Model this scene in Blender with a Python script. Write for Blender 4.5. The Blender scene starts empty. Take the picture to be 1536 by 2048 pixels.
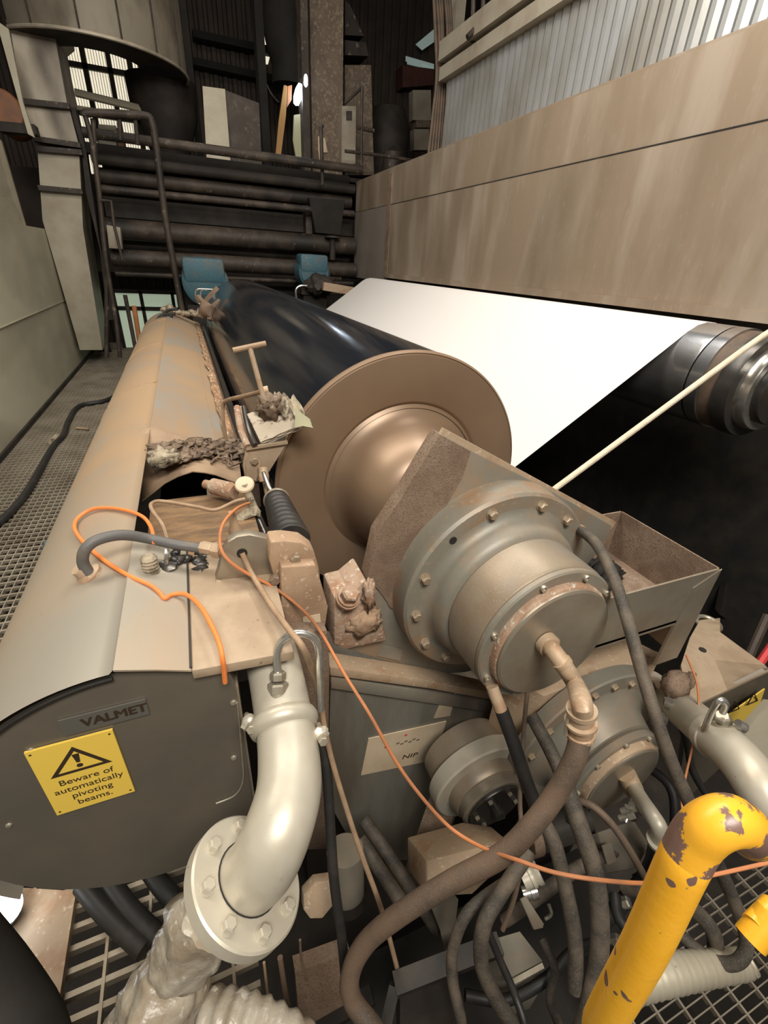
import bpy, bmesh, math, random
from mathutils import Vector, Matrix, noise
random.seed(7)
S = bpy.context.scene
COL = S.collection
# ------------------------------------------------------------------ camera
F = 900.0                      # focal length in pixels of the 1536x2048 frame
CAM = Vector((0, 0, 1.75))
ya = Vector((-413, -519, F)).normalized()
xa = Vector((2400, -350, F)); xa = (xa - ya * xa.dot(ya)).normalized()
za = xa.cross(ya)
if za.y > 0: za = -za
cd = bpy.data.cameras.new('camera'); cam = bpy.data.objects.new('camera', cd); COL.objects.link(cam)
cd.sensor_fit = 'VERTICAL'; cd.sensor_height = 36; cd.lens = F / 2048 * 36
cd.clip_start = .02; cd.clip_end = 100
R3 = Matrix(((xa.x, -xa.y, -xa.z), (ya.x, -ya.y, -ya.z), (za.x, -za.y, -za.z)))
cam.matrix_world = Matrix.Translation(CAM) @ R3.to_4x4()
S.camera = cam
def ray(u, v):
    c = Vector((u - 768, v - 1024, F))
    return Vector((xa.dot(c), ya.dot(c), za.dot(c)))
def at(u, v, Y): d = ray(u, v); return CAM + d * (Y / d.y)
def atX(u, v, X): d = ray(u, v); return CAM + d * (X / d.x)
def atZ(u, v, Z): d = ray(u, v); return CAM + d * ((Z - CAM.z) / d.z)
def D(u, v, z): return CAM + ray(u, v) / F * z
def on_beam(u, v, off=.006):
    # point on the beam cover (round left side, gently falling top right of the ridge) under pixel u, v
    d = ray(u, v); ox, oz = CAM.x + .2, CAM.z - .72; R_ = .372 + off
    a = d.x ** 2 + d.z ** 2; b = 2 * (ox * d.x + oz * d.z); c = ox ** 2 + oz ** 2 - R_ ** 2; q = b * b - 4 * a * c
    if q > 0:
        p = CAM + d * ((-b - math.sqrt(q)) / 2 / a)
        if p.x <= -.2: return p
    # plane z = 1.10 - .38 * (x + .205)
    t = (1.10 + off - .38 * .205 - CAM.z) / (d.z + .38 * d.x); return CAM + d * t
# ------------------------------------------------------------------ light
S.view_settings.view_transform = 'Standard'; S.view_settings.look = 'None'
S.view_settings.exposure = 0.38; S.view_settings.gamma = 1; S.view_settings.use_curve_mapping = False
w = bpy.data.worlds.new('hall'); S.world = w; w.use_nodes = True
w.node_tree.nodes['Background'].inputs[0].default_value = (1, .93, .84, 1)
w.node_tree.nodes['Background'].inputs[1].default_value = .12
def area(loc, target, sx, sy, power, col=(1, .93, .82)):  # unseen overhead area lights without fixtures, added to light the hall
    l = bpy.data.lights.new('lamp', 'AREA'); l.shape = 'RECTANGLE'; l.size = sx; l.size_y = sy; l.energy = power; l.color = col
    o = bpy.data.objects.new('unseen_area_light', l); COL.objects.link(o); o.location = loc
    o.rotation_euler = (Vector(target) - Vector(loc)).to_track_quat('-Z', 'Y').to_euler(); return o
area((0.2, -1.6, 4.6), (0.6, 1.6, 0.6), 1.8, 1.0, 165)
area((-0.8, 3.2, 5.4), (0.6, 3.4, 0.6), 1.2, 4.0, 150)
area((1.9, 2.6, 4.9), (2.0, 3.6, 1.0), 1.0, 2.2, 85, (1, .95, .88))  # added above the paper web to brighten it
area((-1.0, -2.0, 5.0), (3.4, 4.0, 3.4), 1.5, 1.5, 55, (.86, .93, 1))
area((0.5, 7.5, 6.8), (1.0, 9.5, 0.0), 3.0, 1.0, 42, (1, .92, .8))

# ------------------------------------------------------------------ materials
def dirt_gradient(m, axis, lo, hi, col, sc=2.5):
    # dirt that covers the sheet less and less toward one end (object coordinate, broken up by noise)
    nt = m.node_tree; N = nt.nodes; L = nt.links; b = N['Principled BSDF']
    src = b.inputs['Base Color'].links[0].from_socket
    tc = N.new('ShaderNodeTexCoord'); sp = N.new('ShaderNodeSeparateXYZ'); L.new(tc.outputs['Object'], sp.inputs[0])
    n = N.new('ShaderNodeTexNoise'); n.inputs['Scale'].default_value = sc; n.inputs['Detail'].default_value = 5; L.new(tc.outputs['Object'], n.inputs['Vector'])
    mr = N.new('ShaderNodeMapRange'); mr.inputs['From Min'].default_value = lo; mr.inputs['From Max'].default_value = hi
    ad = N.new('ShaderNodeMath'); ad.operation = 'MULTIPLY_ADD'; L.new(n.outputs['Fac'], ad.inputs[0]); ad.inputs[1].default_value = abs(hi - lo) * 1.2; L.new(sp.outputs[axis], ad.inputs[2])
    L.new(ad.outputs[0], mr.inputs['Value'])
    x = N.new('ShaderNodeMix'); x.data_type = 'RGBA'; L.new(mr.outputs[0], x.inputs['Factor']); x.inputs[6].default_value = (*col, 1); L.new(src, x.inputs[7]); L.new(x.outputs[2], b.inputs['Base Color'])
def mat(name, base, second=None, thr=(.42, .62), scale=6, rough=.6, metal=0., speck=None, sscale=60, sthr=(.6, .68),
        bump=.15, stretch=(1, 1, 1), rough2=None, detail=6, third=None, tscale=1.6, tthr=(.45, .65)):
    m = bpy.data.materials.new(name); m.use_nodes = True
    nt = m.node_tree; N = nt.nodes; L = nt.links; b = N['Principled BSDF']
    b.inputs['Roughness'].default_value = rough; b.inputs['Metallic'].default_value = metal
    tc = N.new('ShaderNodeTexCoord'); mp = N.new('ShaderNodeMapping'); mp.inputs['Scale'].default_value = stretch
    L.new(tc.outputs['Object'], mp.inputs['Vector'])
    def nz(sc, det=detail):
        n = N.new('ShaderNodeTexNoise'); n.inputs['Scale'].default_value = sc; n.inputs['Detail'].default_value = det
        n.inputs['Roughness'].default_value = .62
        L.new(mp.outputs[0], n.inputs['Vector']); return n
    def rmp(src, lo, hi):
        r = N.new('ShaderNodeMapRange'); r.inputs['From Min'].default_value = lo; r.inputs['From Max'].default_value = hi
        L.new(src, r.inputs['Value']); return r.outputs[0]
    def mix(f, a, bb):
        x = N.new('ShaderNodeMix'); x.data_type = 'RGBA'; L.new(f, x.inputs['Factor'])
        if isinstance(a, tuple): x.inputs[6].default_value = (*a, 1)
        else: L.new(a, x.inputs[6])
        x.inputs[7].default_value = (*bb, 1); return x.outputs[2]
    c = (base); n1 = nz(scale); f1 = rmp(n1.outputs['Fac'], *thr)
    if second: c = mix(f1, base, second)
    if third: c = mix(rmp(nz(tscale, 3).outputs['Fac'], *tthr), c, third)
    n2 = nz(sscale, 3)
    if speck: c = mix(rmp(n2.outputs['Fac'], *sthr), c, speck)
    if isinstance(c, tuple): b.inputs['Base Color'].default_value = (*c, 1)
    else: L.new(c, b.inputs['Base Color'])
    if rough2 is not None:
        rr = N.new('ShaderNodeMapRange'); rr.inputs['To Min'].default_value = rough; rr.inputs['To Max'].default_value = rough2
        L.new(f1, rr.inputs['Value']); L.new(rr.outputs[0], b.inputs['Roughness'])
    if bump:
        bp = N.new('ShaderNodeBump'); bp.inputs['Strength'].default_value = bump; bp.inputs['Distance'].default_value = .004
        L.new(n2.outputs['Fac'], bp.inputs['Height']); L.new(bp.outputs[0], b.inputs['Normal'])
    return m
def emit(name, col, st):
    m = bpy.data.materials.new(name); m.use_nodes = True; b = m.node_tree.nodes['Principled BSDF']
    b.inputs['Base Color'].default_value = (*col, 1); b.inputs['Emission Color'].default_value = (*col, 1); b.inputs['Emission Strength'].default_value = st; return m
M = {}
M['shell'] = mat('dusty_steel_sheet', (.36, .34, .30), (.44, .30, .185), (.36, .55), 2.2, .48, .35, third=(.50, .345, .21), tscale=1.1, tthr=(.42, .6), speck=(.25, .17, .1), sthr=(.7, .76), bump=.05, stretch=(1, .6, 1))
M['shell_top'] = M['shell'].copy(); M['shell_top'].name = 'tan_dusted_top_sheet'
dirt_gradient(M['shell'], 1, -2.2, -.9, (.33, .30, .25))
M['shell_grey'] = mat('grey_steel_sheet', (.37, .33, .265), (.42, .32, .225), (.45, .68), 3, .42, .25, speck=(.2, .15, .1), sthr=(.7, .78), bump=.04, stretch=(1, .4, 1))
M['end_grey'] = mat('grey_painted_end_plate', (.135, .118, .094), (.17, .145, .11), (.4, .65), 3, .42, .3, speck=(.2, .17, .13), sscale=90, sthr=(.72, .8), bump=.03)
M['dust'] = mat('brown_dust', (.40, .27, .17), (.30, .19, .115), (.4, .6), 7, .8, .0, speck=(.5, .38, .27), bump=.3)
M['dustflap'] = mat('brown_torn_sheet', (.27, .18, .12), (.36, .25, .16), (.4, .6), 4, .6, .1, speck=(.14, .09, .06), sthr=(.66, .74), bump=.2)
M['stained'] = mat('brown_stained_deck', (.26, .155, .075), (.13, .08, .045), (.4, .6), 5, .45, .1, speck=(.42, .3, .2), sthr=(.66, .74), bump=.2, stretch=(1, 4, 1))
M['crust'] = mat('orange_flaking_crust', (.36, .20, .10), (.20, .12, .07), (.42, .56), 16, .85, 0, speck=(.55, .42, .28), sscale=60, sthr=(.56, .64), bump=.8, stretch=(1, .4, 1))
M['plate'] = mat('dusty_thick_plate', (.42, .32, .22), (.33, .24, .16), (.4, .6), 6, .6, .2, speck=(.2, .13, .08), sthr=(.68, .74), bump=.15)
M['disk'] = mat('brown_dusted_roll_end', (.285, .19, .12), (.25, .165, .105), (.4, .6), 1.5, .40, .3, bump=0)
M['rubber'] = mat('black_roll_cover', (.010, .012, .016), (.03, .026, .022), (.45, .75), 1.6, .12, .0, bump=0, stretch=(3, .25, 3), rough2=.28)  # brownish streaks in the colour stand in for reflections
M['rust'] = mat('rust_speckled_steel', (.215, .145, .098), (.285, .21, .15), (.4, .62), 9, .75, .1, speck=(.15, .095, .06), sscale=170, sthr=(.5, .66), bump=.5, third=(.17, .11, .075), tscale=5, tthr=(.48, .62))
M['rustlight'] = mat('light_rusty_deposit', (.38, .27, .19), (.30, .175, .105), (.42, .58), 14, .9, 0, speck=(.50, .44, .36), sscale=70, sthr=(.58, .66), bump=.8)
M['green'] = mat('grey_green_machine_paint', (.215, .20, .16), (.29, .205, .135), (.44, .6), 5, .5, .2, speck=(.30, .23, .16), sthr=(.62, .72), bump=.12, third=(.25, .235, .195), tscale=4)
M['column_paint'] = mat('drip_stained_grey_paint', (.20, .19, .16), (.15, .125, .095), (.42, .62), 4, .5, .2, third=(.26, .22, .165), tscale=2.6, speck=(.33, .28, .22), sscale=50, sthr=(.66, .74), bump=.08, stretch=(1.6, 1, .28))
M['green_rusty'] = mat('rust_stained_flange_paint', (.235, .215, .17), (.27, .175, .105), (.46, .56), 3.2, .5, .2, speck=(.34, .25, .17), sthr=(.6, .72), bump=.15, third=(.24, .225, .185), tscale=5, tthr=(.5, .7))
M['bronze'] = mat('brown_stained_cylinder', (.29, .235, .17), (.25, .17, .105), (.4, .65), 6, .45, .4, third=(.27, .27, .24), tscale=3, speck=(.34, .26, .19), sscale=140, bump=.1)
M['cap'] = mat('dull_grey_cap', (.33, .29, .225), (.27, .20, .14), (.45, .7), 5, .38, .55, bump=.05, speck=(.3, .17, .09), sthr=(.7, .76))
M['tan'] = mat('tan_dusted_steel', (.45, .33, .22), (.36, .20, .11), (.5, .7), 9, .6, .2, speck=(.6, .48, .36), bump=.2)
M['bolt'] = mat('bolt_steel', (.42, .34, .24), (.28, .2, .13), (.4, .65), 40, .5, .4, bump=.1)
M['boltclean'] = mat('stainless_bolt', (.5, .46, .37), (.4, .34, .25), (.4, .65), 30, .35, .6, bump=.05)
M['silver'] = mat('dull_stainless_pipe', (.50, .455, .365), (.42, .345, .24), (.5, .75), 5, .42, .3, third=(.55, .51, .42), tscale=7, speck=(.34, .24, .15), sthr=(.7, .76), bump=.05)
M['chrome'] = mat('bright_steel_tube', (.62, .6, .55), (.4, .33, .25), (.5, .7), 14, .22, .85, bump=.03)
M['wrap'] = mat('dusty_plastic_wrap', (.44, .39, .31), (.30, .24, .17), (.4, .6), 12, .35, .0, speck=(.6, .55, .46), sscale=30, bump=.8)
M['hose'] = mat('dusty_black_hose', (.045, .038, .030), (.13, .10, .07), (.42, .68), 14, .7, 0, speck=(.115, .095, .072), sscale=220, sthr=(.52, .75), bump=.3)
M['hosebrown'] = mat('brown_dusted_hose', (.13, .085, .055), (.075, .055, .04), (.4, .65), 12, .65, 0, speck=(.155, .105, .07), sscale=220, sthr=(.55, .75), bump=.3)
M['hosegrey'] = mat('blue_grey_hose', (.11, .105, .10), (.16, .13, .10), (.5, .7), 16, .55, 0, bump=.2)
M['hoseblack'] = mat('clean_black_hose', (.018, .017, .016), (.05, .04, .032), (.5, .8), 10, .5, 0, bump=.1)
M['tube'] = mat('tan_plastic_tube', (.37, .25, .15), (.25, .16, .10), (.4, .7), 20, .6, 0, bump=.1)
M['orange'] = mat('orange_cord', (.86, .24, .05), (.72, .22, .07), (.4, .7), 12, .55, 0, bump=0)
M['orangedirty'] = mat('dirty_orange_cord', (.52, .19, .07), (.30, .13, .06), (.4, .7), 8, .6, 0, bump=0)
M['yellow'] = mat('worn_yellow_rail_paint', (.82, .40, .022), (.86, .46, .04), (.4, .7), 5, .33, 0, speck=(.75, .35, .02), sscale=70, sthr=(.6, .8), bump=.12, third=(.16, .095, .075), tscale=13, tthr=(.615, .62))
M['yellowchip'] = mat('chipped_yellow_rail_bend', (.86, .43, .03), (.20, .115, .09), (.495, .51), 14, .35, 0, bump=.1)
M['signyellow'] = mat('yellow_sign', (.80, .55, .085), None, rough=.5, bump=0)
M['ink'] = mat('black_print', (.035, .02, .01), None, rough=.6, bump=0)
M['name'] = mat('grey_name_plate', (.19, .18, .155), (.24, .17, .12), (.55, .7), 8, .35, .5, bump=0)
M['cream'] = mat('cream_label', (.62, .50, .35), (.50, .38, .25), (.4, .7), 6, .55, 0, bump=.03)
M['red'] = mat('red_print', (.6, .05, .05), None, rough=.6, bump=0)
M['paper'] = mat('white_paper_web', (.65, .62, .595), None, rough=.7, bump=0)
M['rope'] = mat('cream_rope', (.72, .62, .46), (.6, .5, .36), (.4, .7), 30, .7, 0, bump=.3)
M['hood'] = mat('brown_stained_hood_sheet', (.31, .235, .165), (.41, .335, .26), (.46, .60), 1.5, .48, .35, third=(.25, .19, .13), tscale=1.1, tthr=(.48, .62), speck=(.42, .345, .27), sscale=60, sthr=(.6, .85), bump=.03, stretch=(1, 1, .22))
M['hoodend'] = mat('grey_hood_end_sheet', (.34, .30, .26), (.30, .24, .19), (.4, .7), 2, .45, .4, bump=.03, stretch=(1, 1, .35))
M['corrdark'] = mat('dark_rib_recess', (.10, .095, .085), None, rough=.6, metal=.2, bump=0)
M['corr'] = mat('galvanised_corrugated', (.50, .51, .51), (.36, .34, .30), (.42, .62), 1.3, .30, .6, bump=.03, stretch=(1, 1, .5))
M['beam'] = mat('beige_painted_beam', (.36, .32, .25), (.27, .22, .16), (.4, .7), 3, .6, .1, bump=.1)
M['steelroll'] = mat('polished_steel_roll', (.55, .56, .58), (.36, .32, .28), (.4, .7), 2, .2, .9, bump=0)
M['darksteel'] = mat('dark_steel', (.05, .048, .046), (.09, .075, .06), (.4, .7), 5, .3, .5, bump=.05)
M['black'] = mat('soot_and_shade_black', (.010, .008, .006), (.02, .016, .012), (.4, .7), 4, .8, 0, bump=.1)  # soot, and also the painted shade of opening, cover gap and pit floor
M['panel'] = mat('pale_green_grey_panel', (.62, .59, .44), (.53, .49, .365), (.4, .65), 1.2, .55, .1, third=(.42, .38, .285), tscale=.8, bump=.03, stretch=(1, .5, 1))
M['duct'] = mat('sooty_galvanised_duct', (.50, .44, .34), (.25, .20, .145), (.45, .68), 1.8, .5, .2, third=(.10, .078, .058), tscale=1.1, tthr=(.54, .7), speck=(.55, .48, .38), sthr=(.66, .8), bump=.1, stretch=(1, 1, .4))
M['ductlight'] = mat('pale_duct_sheet', (.42, .38, .29), (.34, .29, .21), (.4, .7), 3, .5, .3, speck=(.25, .2, .14), sthr=(.68, .74), bump=.05)
M['bgpipe'] = mat('sooty_pipe', (.05, .036, .027), (.095, .07, .05), (.45, .65), 4, .6, .1, third=(.022, .017, .013), tscale=1.5, speck=(.20, .16, .12), sscale=11, sthr=(.62, .74), bump=.3)
M['bgdark'] = mat('soot_black_steel', (.022, .017, .013), (.05, .038, .028), (.45, .7), 3, .7, .1, bump=.2)
M['column'] = mat('flaking_brown_column', (.13, .095, .07), (.17, .125, .09), (.4, .6), 5, .8, 0, speck=(.24, .19, .13), sscale=22, sthr=(.54, .6), bump=.6)
M['wallbg'] = mat('sooty_corrugated_wall', (.055, .04, .03), (.09, .068, .05), (.4, .7), 1.5, .7, .1, bump=.1)
M['grating'] = mat('walkway_grating_steel', (.33, .285, .22), (.20, .165, .12), (.4, .7), 3, .6, .3, bump=.1)
M['gratingbright'] = mat('worn_open_grating_steel', (.46, .40, .31), (.33, .26, .18), (.4, .7), 12, .5, .3, bump=.1)
M['blue'] = mat('blue_motor_paint', (.045, .12, .155), (.09, .11, .11), (.48, .66), 5, .6, 0, speck=(.2, .22, .2), sthr=(.6, .68), bump=.3)
M['wood'] = mat('yellow_wood', (.45, .26, .09), (.33, .17, .06), (.4, .7), 5, .7, 0, stretch=(1, 1, .2), bump=.2)
M['cyl'] = mat('pale_yellow_panel', (.38, .36, .22), None, rough=.6, bump=0)
M['orangedrum'] = mat('orange_drum', (.32, .13, .05), (.2, .09, .045), (.4, .7), 4, .5, 0, bump=.1)
M['redpaint'] = mat('dark_red_enclosure', (.13, .045, .03), (.07, .03, .02), (.4, .7), 4, .7, 0, bump=.1)
M['ragdark'] = mat('wet_brown_rag', (.13, .085, .055), (.24, .17, .11), (.45, .62), 22, .6, 0, speck=(.4, .33, .24), sscale=60, sthr=(.62, .7), bump=.8)
M['rag'] = mat('grimy_rag', (.36, .30, .21), (.12, .09, .06), (.45, .6), 25, .85, 0, speck=(.5, .46, .36), sscale=60, bump=.8)
M['newsprint'] = mat('dusty_newspaper', (.50, .42, .32), (.22, .16, .11), (.56, .62), 22, .8, 0, bump=.3, stretch=(1, 3, 1))
M['glow'] = emit('lit_bluish_lamp', (.75, .85, 1), 14)
M['daylight'] = emit('daylight_through_sheet', (1, .92, .72), .62)
M['greenlight'] = emit('backlit_green_glass', (.52, .62, .46), .35)
M['skylight'] = emit('daylight_roof_sheet', (.5, .62, .58), .16)
M['glare'] = emit('lit_work_lamp_lens', (.9, .95, 1), 9)

# ------------------------------------------------------------------ mesh helpers
class G:
    def __init__(s): s.b = bmesh.new()
    def box(s, x0, x1, y0, y1, z0, z1):
        v = [s.b.verts.new(p) for p in [(x0, y0, z0), (x1, y0, z0), (x1, y1, z0), (x0, y1, z0), (x0, y0, z1), (x1, y0, z1), (x1, y1, z1), (x0, y1, z1)]]
        for f in [(0, 3, 2, 1), (4, 5, 6, 7), (0, 1, 5, 4), (1, 2, 6, 5), (2, 3, 7, 6), (3, 0, 4, 7)]: s.b.faces.new([v[i] for i in f])
        return s
    def bar(s, p, q, w, h, up=(0, 0, 1)):
        p = Vector(p); q = Vector(q); d = (q - p).normalized(); u = Vector(up)
        if abs(d.dot(u)) > .98: u = Vector((0, 1, 0))
        r = d.cross(u).normalized() * w / 2; t = r.cross(d).normalized() * h / 2
        a = [s.b.verts.new(c + i * r + j * t) for c in (p, q) for i, j in ((-1, -1), (1, -1), (1, 1), (-1, 1))]
        for f in [(0, 1, 2, 3), (7, 6, 5, 4), (0, 4, 5, 1), (1, 5, 6, 2), (2, 6, 7, 3), (3, 7, 4, 0)]: s.b.faces.new([a[i] for i in f])
        return s
    def prism(s, pts, vec):
        vec = Vector(vec); a = [s.b.verts.new(p) for p in pts]; c = [s.b.verts.new(Vector(p) + vec) for p in pts]; n = len(pts)
        s.b.faces.new(a); s.b.faces.new(list(reversed(c)))
        for i in range(n): s.b.faces.new([a[i], c[i], c[(i + 1) % n], a[(i + 1) % n]])
        return s
    def lathe(s, o, ax, prof, seg=48):
        """prof: list of (radius, distance along ax)"""
        o = Vector(o); ax = Vector(ax).normalized(); u = ax.orthogonal().normalized(); v = ax.cross(u)
        rings = []
        for r, t in prof:
            if r < 1e-5: rings.append([s.b.verts.new(o + ax * t)])
            else: rings.append([s.b.verts.new(o + ax * t + (u * math.cos(2 * math.pi * k / seg) + v * math.sin(2 * math.pi * k / seg)) * r) for k in range(seg)])
        for a, c in zip(rings, rings[1:]):
            for k in range(seg):
                k2 = (k + 1) % seg
                if len(a) == 1 and len(c) == 1: continue
                if len(a) == 1: s.b.faces.new([a[0], c[k], c[k2]])
                elif len(c) == 1: s.b.faces.new([a[k], c[0], a[k2]])
                else: s.b.faces.new([a[k], c[k], c[k2], a[k2]])
        return s
    def disc(s, o, ax, r, t, seg=48, bev=.0):
        b = bev
        return s.lathe(o, ax, [(0, 0), (r - b, 0), (r, b), (r, t - b), (r - b, t), (0, t)], seg)
    def hexa(s, o, ax, r, t):
        return s.lathe(o, ax, [(0, 0), (r, 0), (r, t * .8), (r * .82, t), (0, t)], 6)
    def tube(s, pts, r, seg=12, smooth=6, cap=True, wob=0, rfun=None):
        P = [Vector(p) for p in pts]
        if smooth and len(P) > 2:
            Q = []
            for i in range(len(P) - 1):
                p0 = P[max(i - 1, 0)]; p1 = P[i]; p2 = P[i + 1]; p3 = P[min(i + 2, len(P) - 1)]
                for k in range(smooth):
                    t = k / smooth
                    Q.append(.5 * ((2 * p1) + (-p0 + p2) * t + (2 * p0 - 5 * p1 + 4 * p2 - p3) * t * t + (-p0 + 3 * p1 - 3 * p2 + p3) * t ** 3))
            Q.append(P[-1]); P = Q
        T = [(P[min(i + 1, len(P) - 1)] - P[max(i - 1, 0)]).normalized() for i in range(len(P))]
        u = T[0].orthogonal().normalized(); rings = []
        for i, (p, t) in enumerate(zip(P, T)):
            u = (u - t * u.dot(t)).normalized(); v = t.cross(u)
            rr = (rfun(i / (len(P) - 1)) if rfun else r)
            ring = []
            for k in range(seg):
                a = 2 * math.pi * k / seg; q = p + (u * math.cos(a) + v * math.sin(a)) * rr
                if wob: q = q + (q - p).normalized() * wob * noise.noise(q * 14) + (q - p).normalized() * wob * .6 * noise.noise(q * 37)
                ring.append(s.b.verts.new(q))
            rings.append(ring)
        for a, c in zip(rings, rings[1:]):
            for k in range(seg): s.b.faces.new([a[k], a[(k + 1) % seg], c[(k + 1) % seg], c[k]])
        if cap: s.b.faces.new(rings[0]); s.b.faces.new(list(reversed(rings[-1])))
        return s
    def grid(s, rows, thick=0):
        """rows: list of lists of points -> sheet, optional thickness vector"""
        V = [[s.b.verts.new(p) for p in r] for r in rows]; top = []
        for a, c in zip(V, V[1:]):
            for k in range(len(a) - 1): top.append(s.b.faces.new([a[k], a[k + 1], c[k + 1], c[k]]))
        if thick:
            t = Vector(thick); W = [[s.b.verts.new(v.co + t) for v in r] for r in V]
            for a, c in zip(W, W[1:]):
                for k in range(len(a) - 1): s.b.faces.new([a[k], c[k], c[k + 1], a[k + 1]])
            def side(A, B):
                for k in range(len(A) - 1): s.b.faces.new([A[k], B[k], B[k + 1], A[k + 1]])
            side(V[0], W[0]); side(V[-1], W[-1]); side([r[0] for r in V], [r[0] for r in W]); side([r[-1] for r in V], [r[-1] for r in W])
        return s
    def blob(s, c, rx, ry, rz, amp=.3, freq=3, sub=3, flat=None):
        bm2 = bmesh.new(); bmesh.ops.create_icosphere(bm2, subdivisions=sub, radius=1)
        mp = {}
        c = Vector(c)
        for v in bm2.verts:
            d = v.co.normalized(); k = 1 + amp * noise.noise(d * freq + c * 9) + amp * .6 * noise.noise(d * freq * 2.7 + c * 5)
            p = Vector((d.x * rx * k, d.y * ry * k, d.z * rz * k)) + c
            mp[v] = s.b.verts.new(p)
        for f in bm2.faces: s.b.faces.new([mp[v] for v in f.verts])
        bm2.free(); return s
WL = {}
def wloc(o): return WL.get(o.name, Vector((0, 0, 0)))
def build(name, g, m, parent=None, smooth=35, bevel=0, kind=None, label=None, origin=None):
    b = g.b
    bmesh.ops.recalc_face_normals(b, faces=b.faces)
    if bevel:
        es = [e for e in b.edges if len(e.link_faces) == 2 and e.calc_face_angle(0) > .7]
        bmesh.ops.bevel(b, geom=es, offset=bevel, segments=2, affect='EDGES', profile=.5)
    lo = Vector([min(v.co[i] for v in b.verts) for i in range(3)]); hi = Vector([max(v.co[i] for v in b.verts) for i in range(3)])
    c = Vector(origin) if origin is not None else Vector(((lo.x + hi.x) / 2, (lo.y + hi.y) / 2, lo.z if parent is None else (lo.z + hi.z) / 2))
    for v in b.verts: v.co -= c
    me = bpy.data.meshes.new(name); b.to_mesh(me); b.free()
    me.materials.append(M[m] if isinstance(m, str) else m)
    if smooth:
        me.polygons.foreach_set('use_smooth', [True] * len(me.polygons)); me.set_sharp_from_angle(angle=math.radians(smooth))
    o = bpy.data.objects.new(name, me); COL.objects.link(o)
    WL[o.name] = c
    if parent: o.parent = parent; o.location = c - wloc(parent)
    else: o.location = c
    if kind: o['kind'] = kind
    if label: o['label'] = label
    return o
def tag(o, label, cat, group=None, kind=None):
    o['label'] = label; o['category'] = cat
    if group: o['group'] = group
    if kind: o['kind'] = kind
    return o
def thing(name, label, cat, loc, group=None):
    o = bpy.data.objects.new(name, None); COL.objects.link(o); o.location = loc; o.empty_display_size = .05
    WL[o.name] = Vector(loc); return tag(o, label, cat, group)
def structure(name, g, m, smooth=35): return build(name, g, m, None, smooth, kind='structure')
FONT = {}
def text(name, s, pos, size, m, parent, xdir=(1, 0, 0), ydir=(0, 0, 1), sx=1, align='CENTER', bold=0, label=None, fat=0):
    cu = bpy.data.curves.new('t', 'FONT'); cu.body = s; cu.size = size; cu.align_x = align; cu.align_y = 'CENTER'; cu.extrude = .0004; cu.offset = bold
    o = bpy.data.objects.new('t', cu); COL.objects.link(o)
    dg = bpy.context.evaluated_depsgraph_get(); dg.update()
    me = bpy.data.meshes.new_from_object(o.evaluated_get(dg)); bpy.data.objects.remove(o)
    x = Vector(xdir).normalized(); y = Vector(ydir); y = (y - x * y.dot(x)).normalized(); zz = x.cross(y); pos = Vector(pos)
    for v in me.vertices: v.co = x * v.co.x * sx + y * v.co.y + zz * v.co.z
    if fat:
        b = bmesh.new()
        for k in (-1, 0, 1):
            n0 = len(b.verts); b.from_mesh(me); b.verts.ensure_lookup_table()
            for v in b.verts[n0:]: v.co += x * fat * k + y * fat * .5 * k - zz * .00005 * k
        b.to_mesh(me); b.free()
    me.materials.clear(); me.materials.append(M[m])
    n = bpy.data.objects.new(name, me); COL.objects.link(n); WL[n.name] = pos; n.parent = parent; n.location = pos - wloc(parent)
    if label: n['label'] = label
    return n
def hose(name, pts, wpx, m, label, cat='hose', group=None, seg=12, parent=None):
    P = [D(*p) for p in pts]
    if pts[-1][1] > 2040: P += [P[-1] + Vector((0, 0, -.25)), Vector((P[-1].x + .05, P[-1].y, -.68))]
    zm = sum(p[2] for p in pts) / len(pts)
    cs = sum(F / math.sqrt((p[0] - 768) ** 2 + (p[1] - 1024) ** 2 + F * F) for p in pts) / len(pts)
    g = G().tube(P, wpx / 2 * zm / F * cs, seg)
    o = build(name, g, m, parent, 60)
    if parent is None: tag(o, label, cat, group)
    return o
def bolts(parent, c, ax, R, angs, r, t, m='bolt', washer=True, name='bolt'):
    c = Vector(c); ax = Vector(ax).normalized()
    if abs(ax.y) > .9: u = Vector((1, 0, 0)); v = Vector((0, 0, 1))
    else: u = ax.orthogonal().normalized(); v = ax.cross(u)
    for a in angs:
        a = math.radians(a); p = c + (u * math.cos(a) + v * math.sin(a)) * R
        g = G()
        if washer: g.disc(p, ax, r * 1.25, t * .15, 16)
        g.hexa(p + ax * t * .1, ax, r, t)
        build(name, g, m, parent, 30)
# ------------------------------------------------------------------ SETTING
g = G()
for i in range(24):      # bearing bars of the walkway grating run along the machine
    x = -1.74 + i * .042; g.box(x, x + .006, -.6, 11.6, -.035, 0)
for j in range(190):
    y = -.58 + j * .064; g.box(-1.76, -.76, y, y + .012, -.016, .001)
structure('floor', g, 'grating', 0)
g = G()
for i in range(17):      # open bar grating under the end of the beam
    y = .1 + i * .052; g.box(-.72, -.06, y, y + .014, -.03, 0)
for j in range(6): x = -.68 + j * .11; g.box(x, x + .008, .08, 1.0, -.02, .003)
structure('floor', g, 'gratingbright', 0)
g = G()
for j in range(26): y = -.5 + j * .03; g.box(1.0, 3.0, y, y + .004, -.53, -.5)
for i in range(20): x = 1.0 + i * .1; g.box(x, x + .008, -.5, .28, -.52, -.498)
structure('floor', g, 'grating', 0)
structure('floor', G().box(-6, 9, -3, 15, -1.65, -1.5), 'bgdark')
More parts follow.
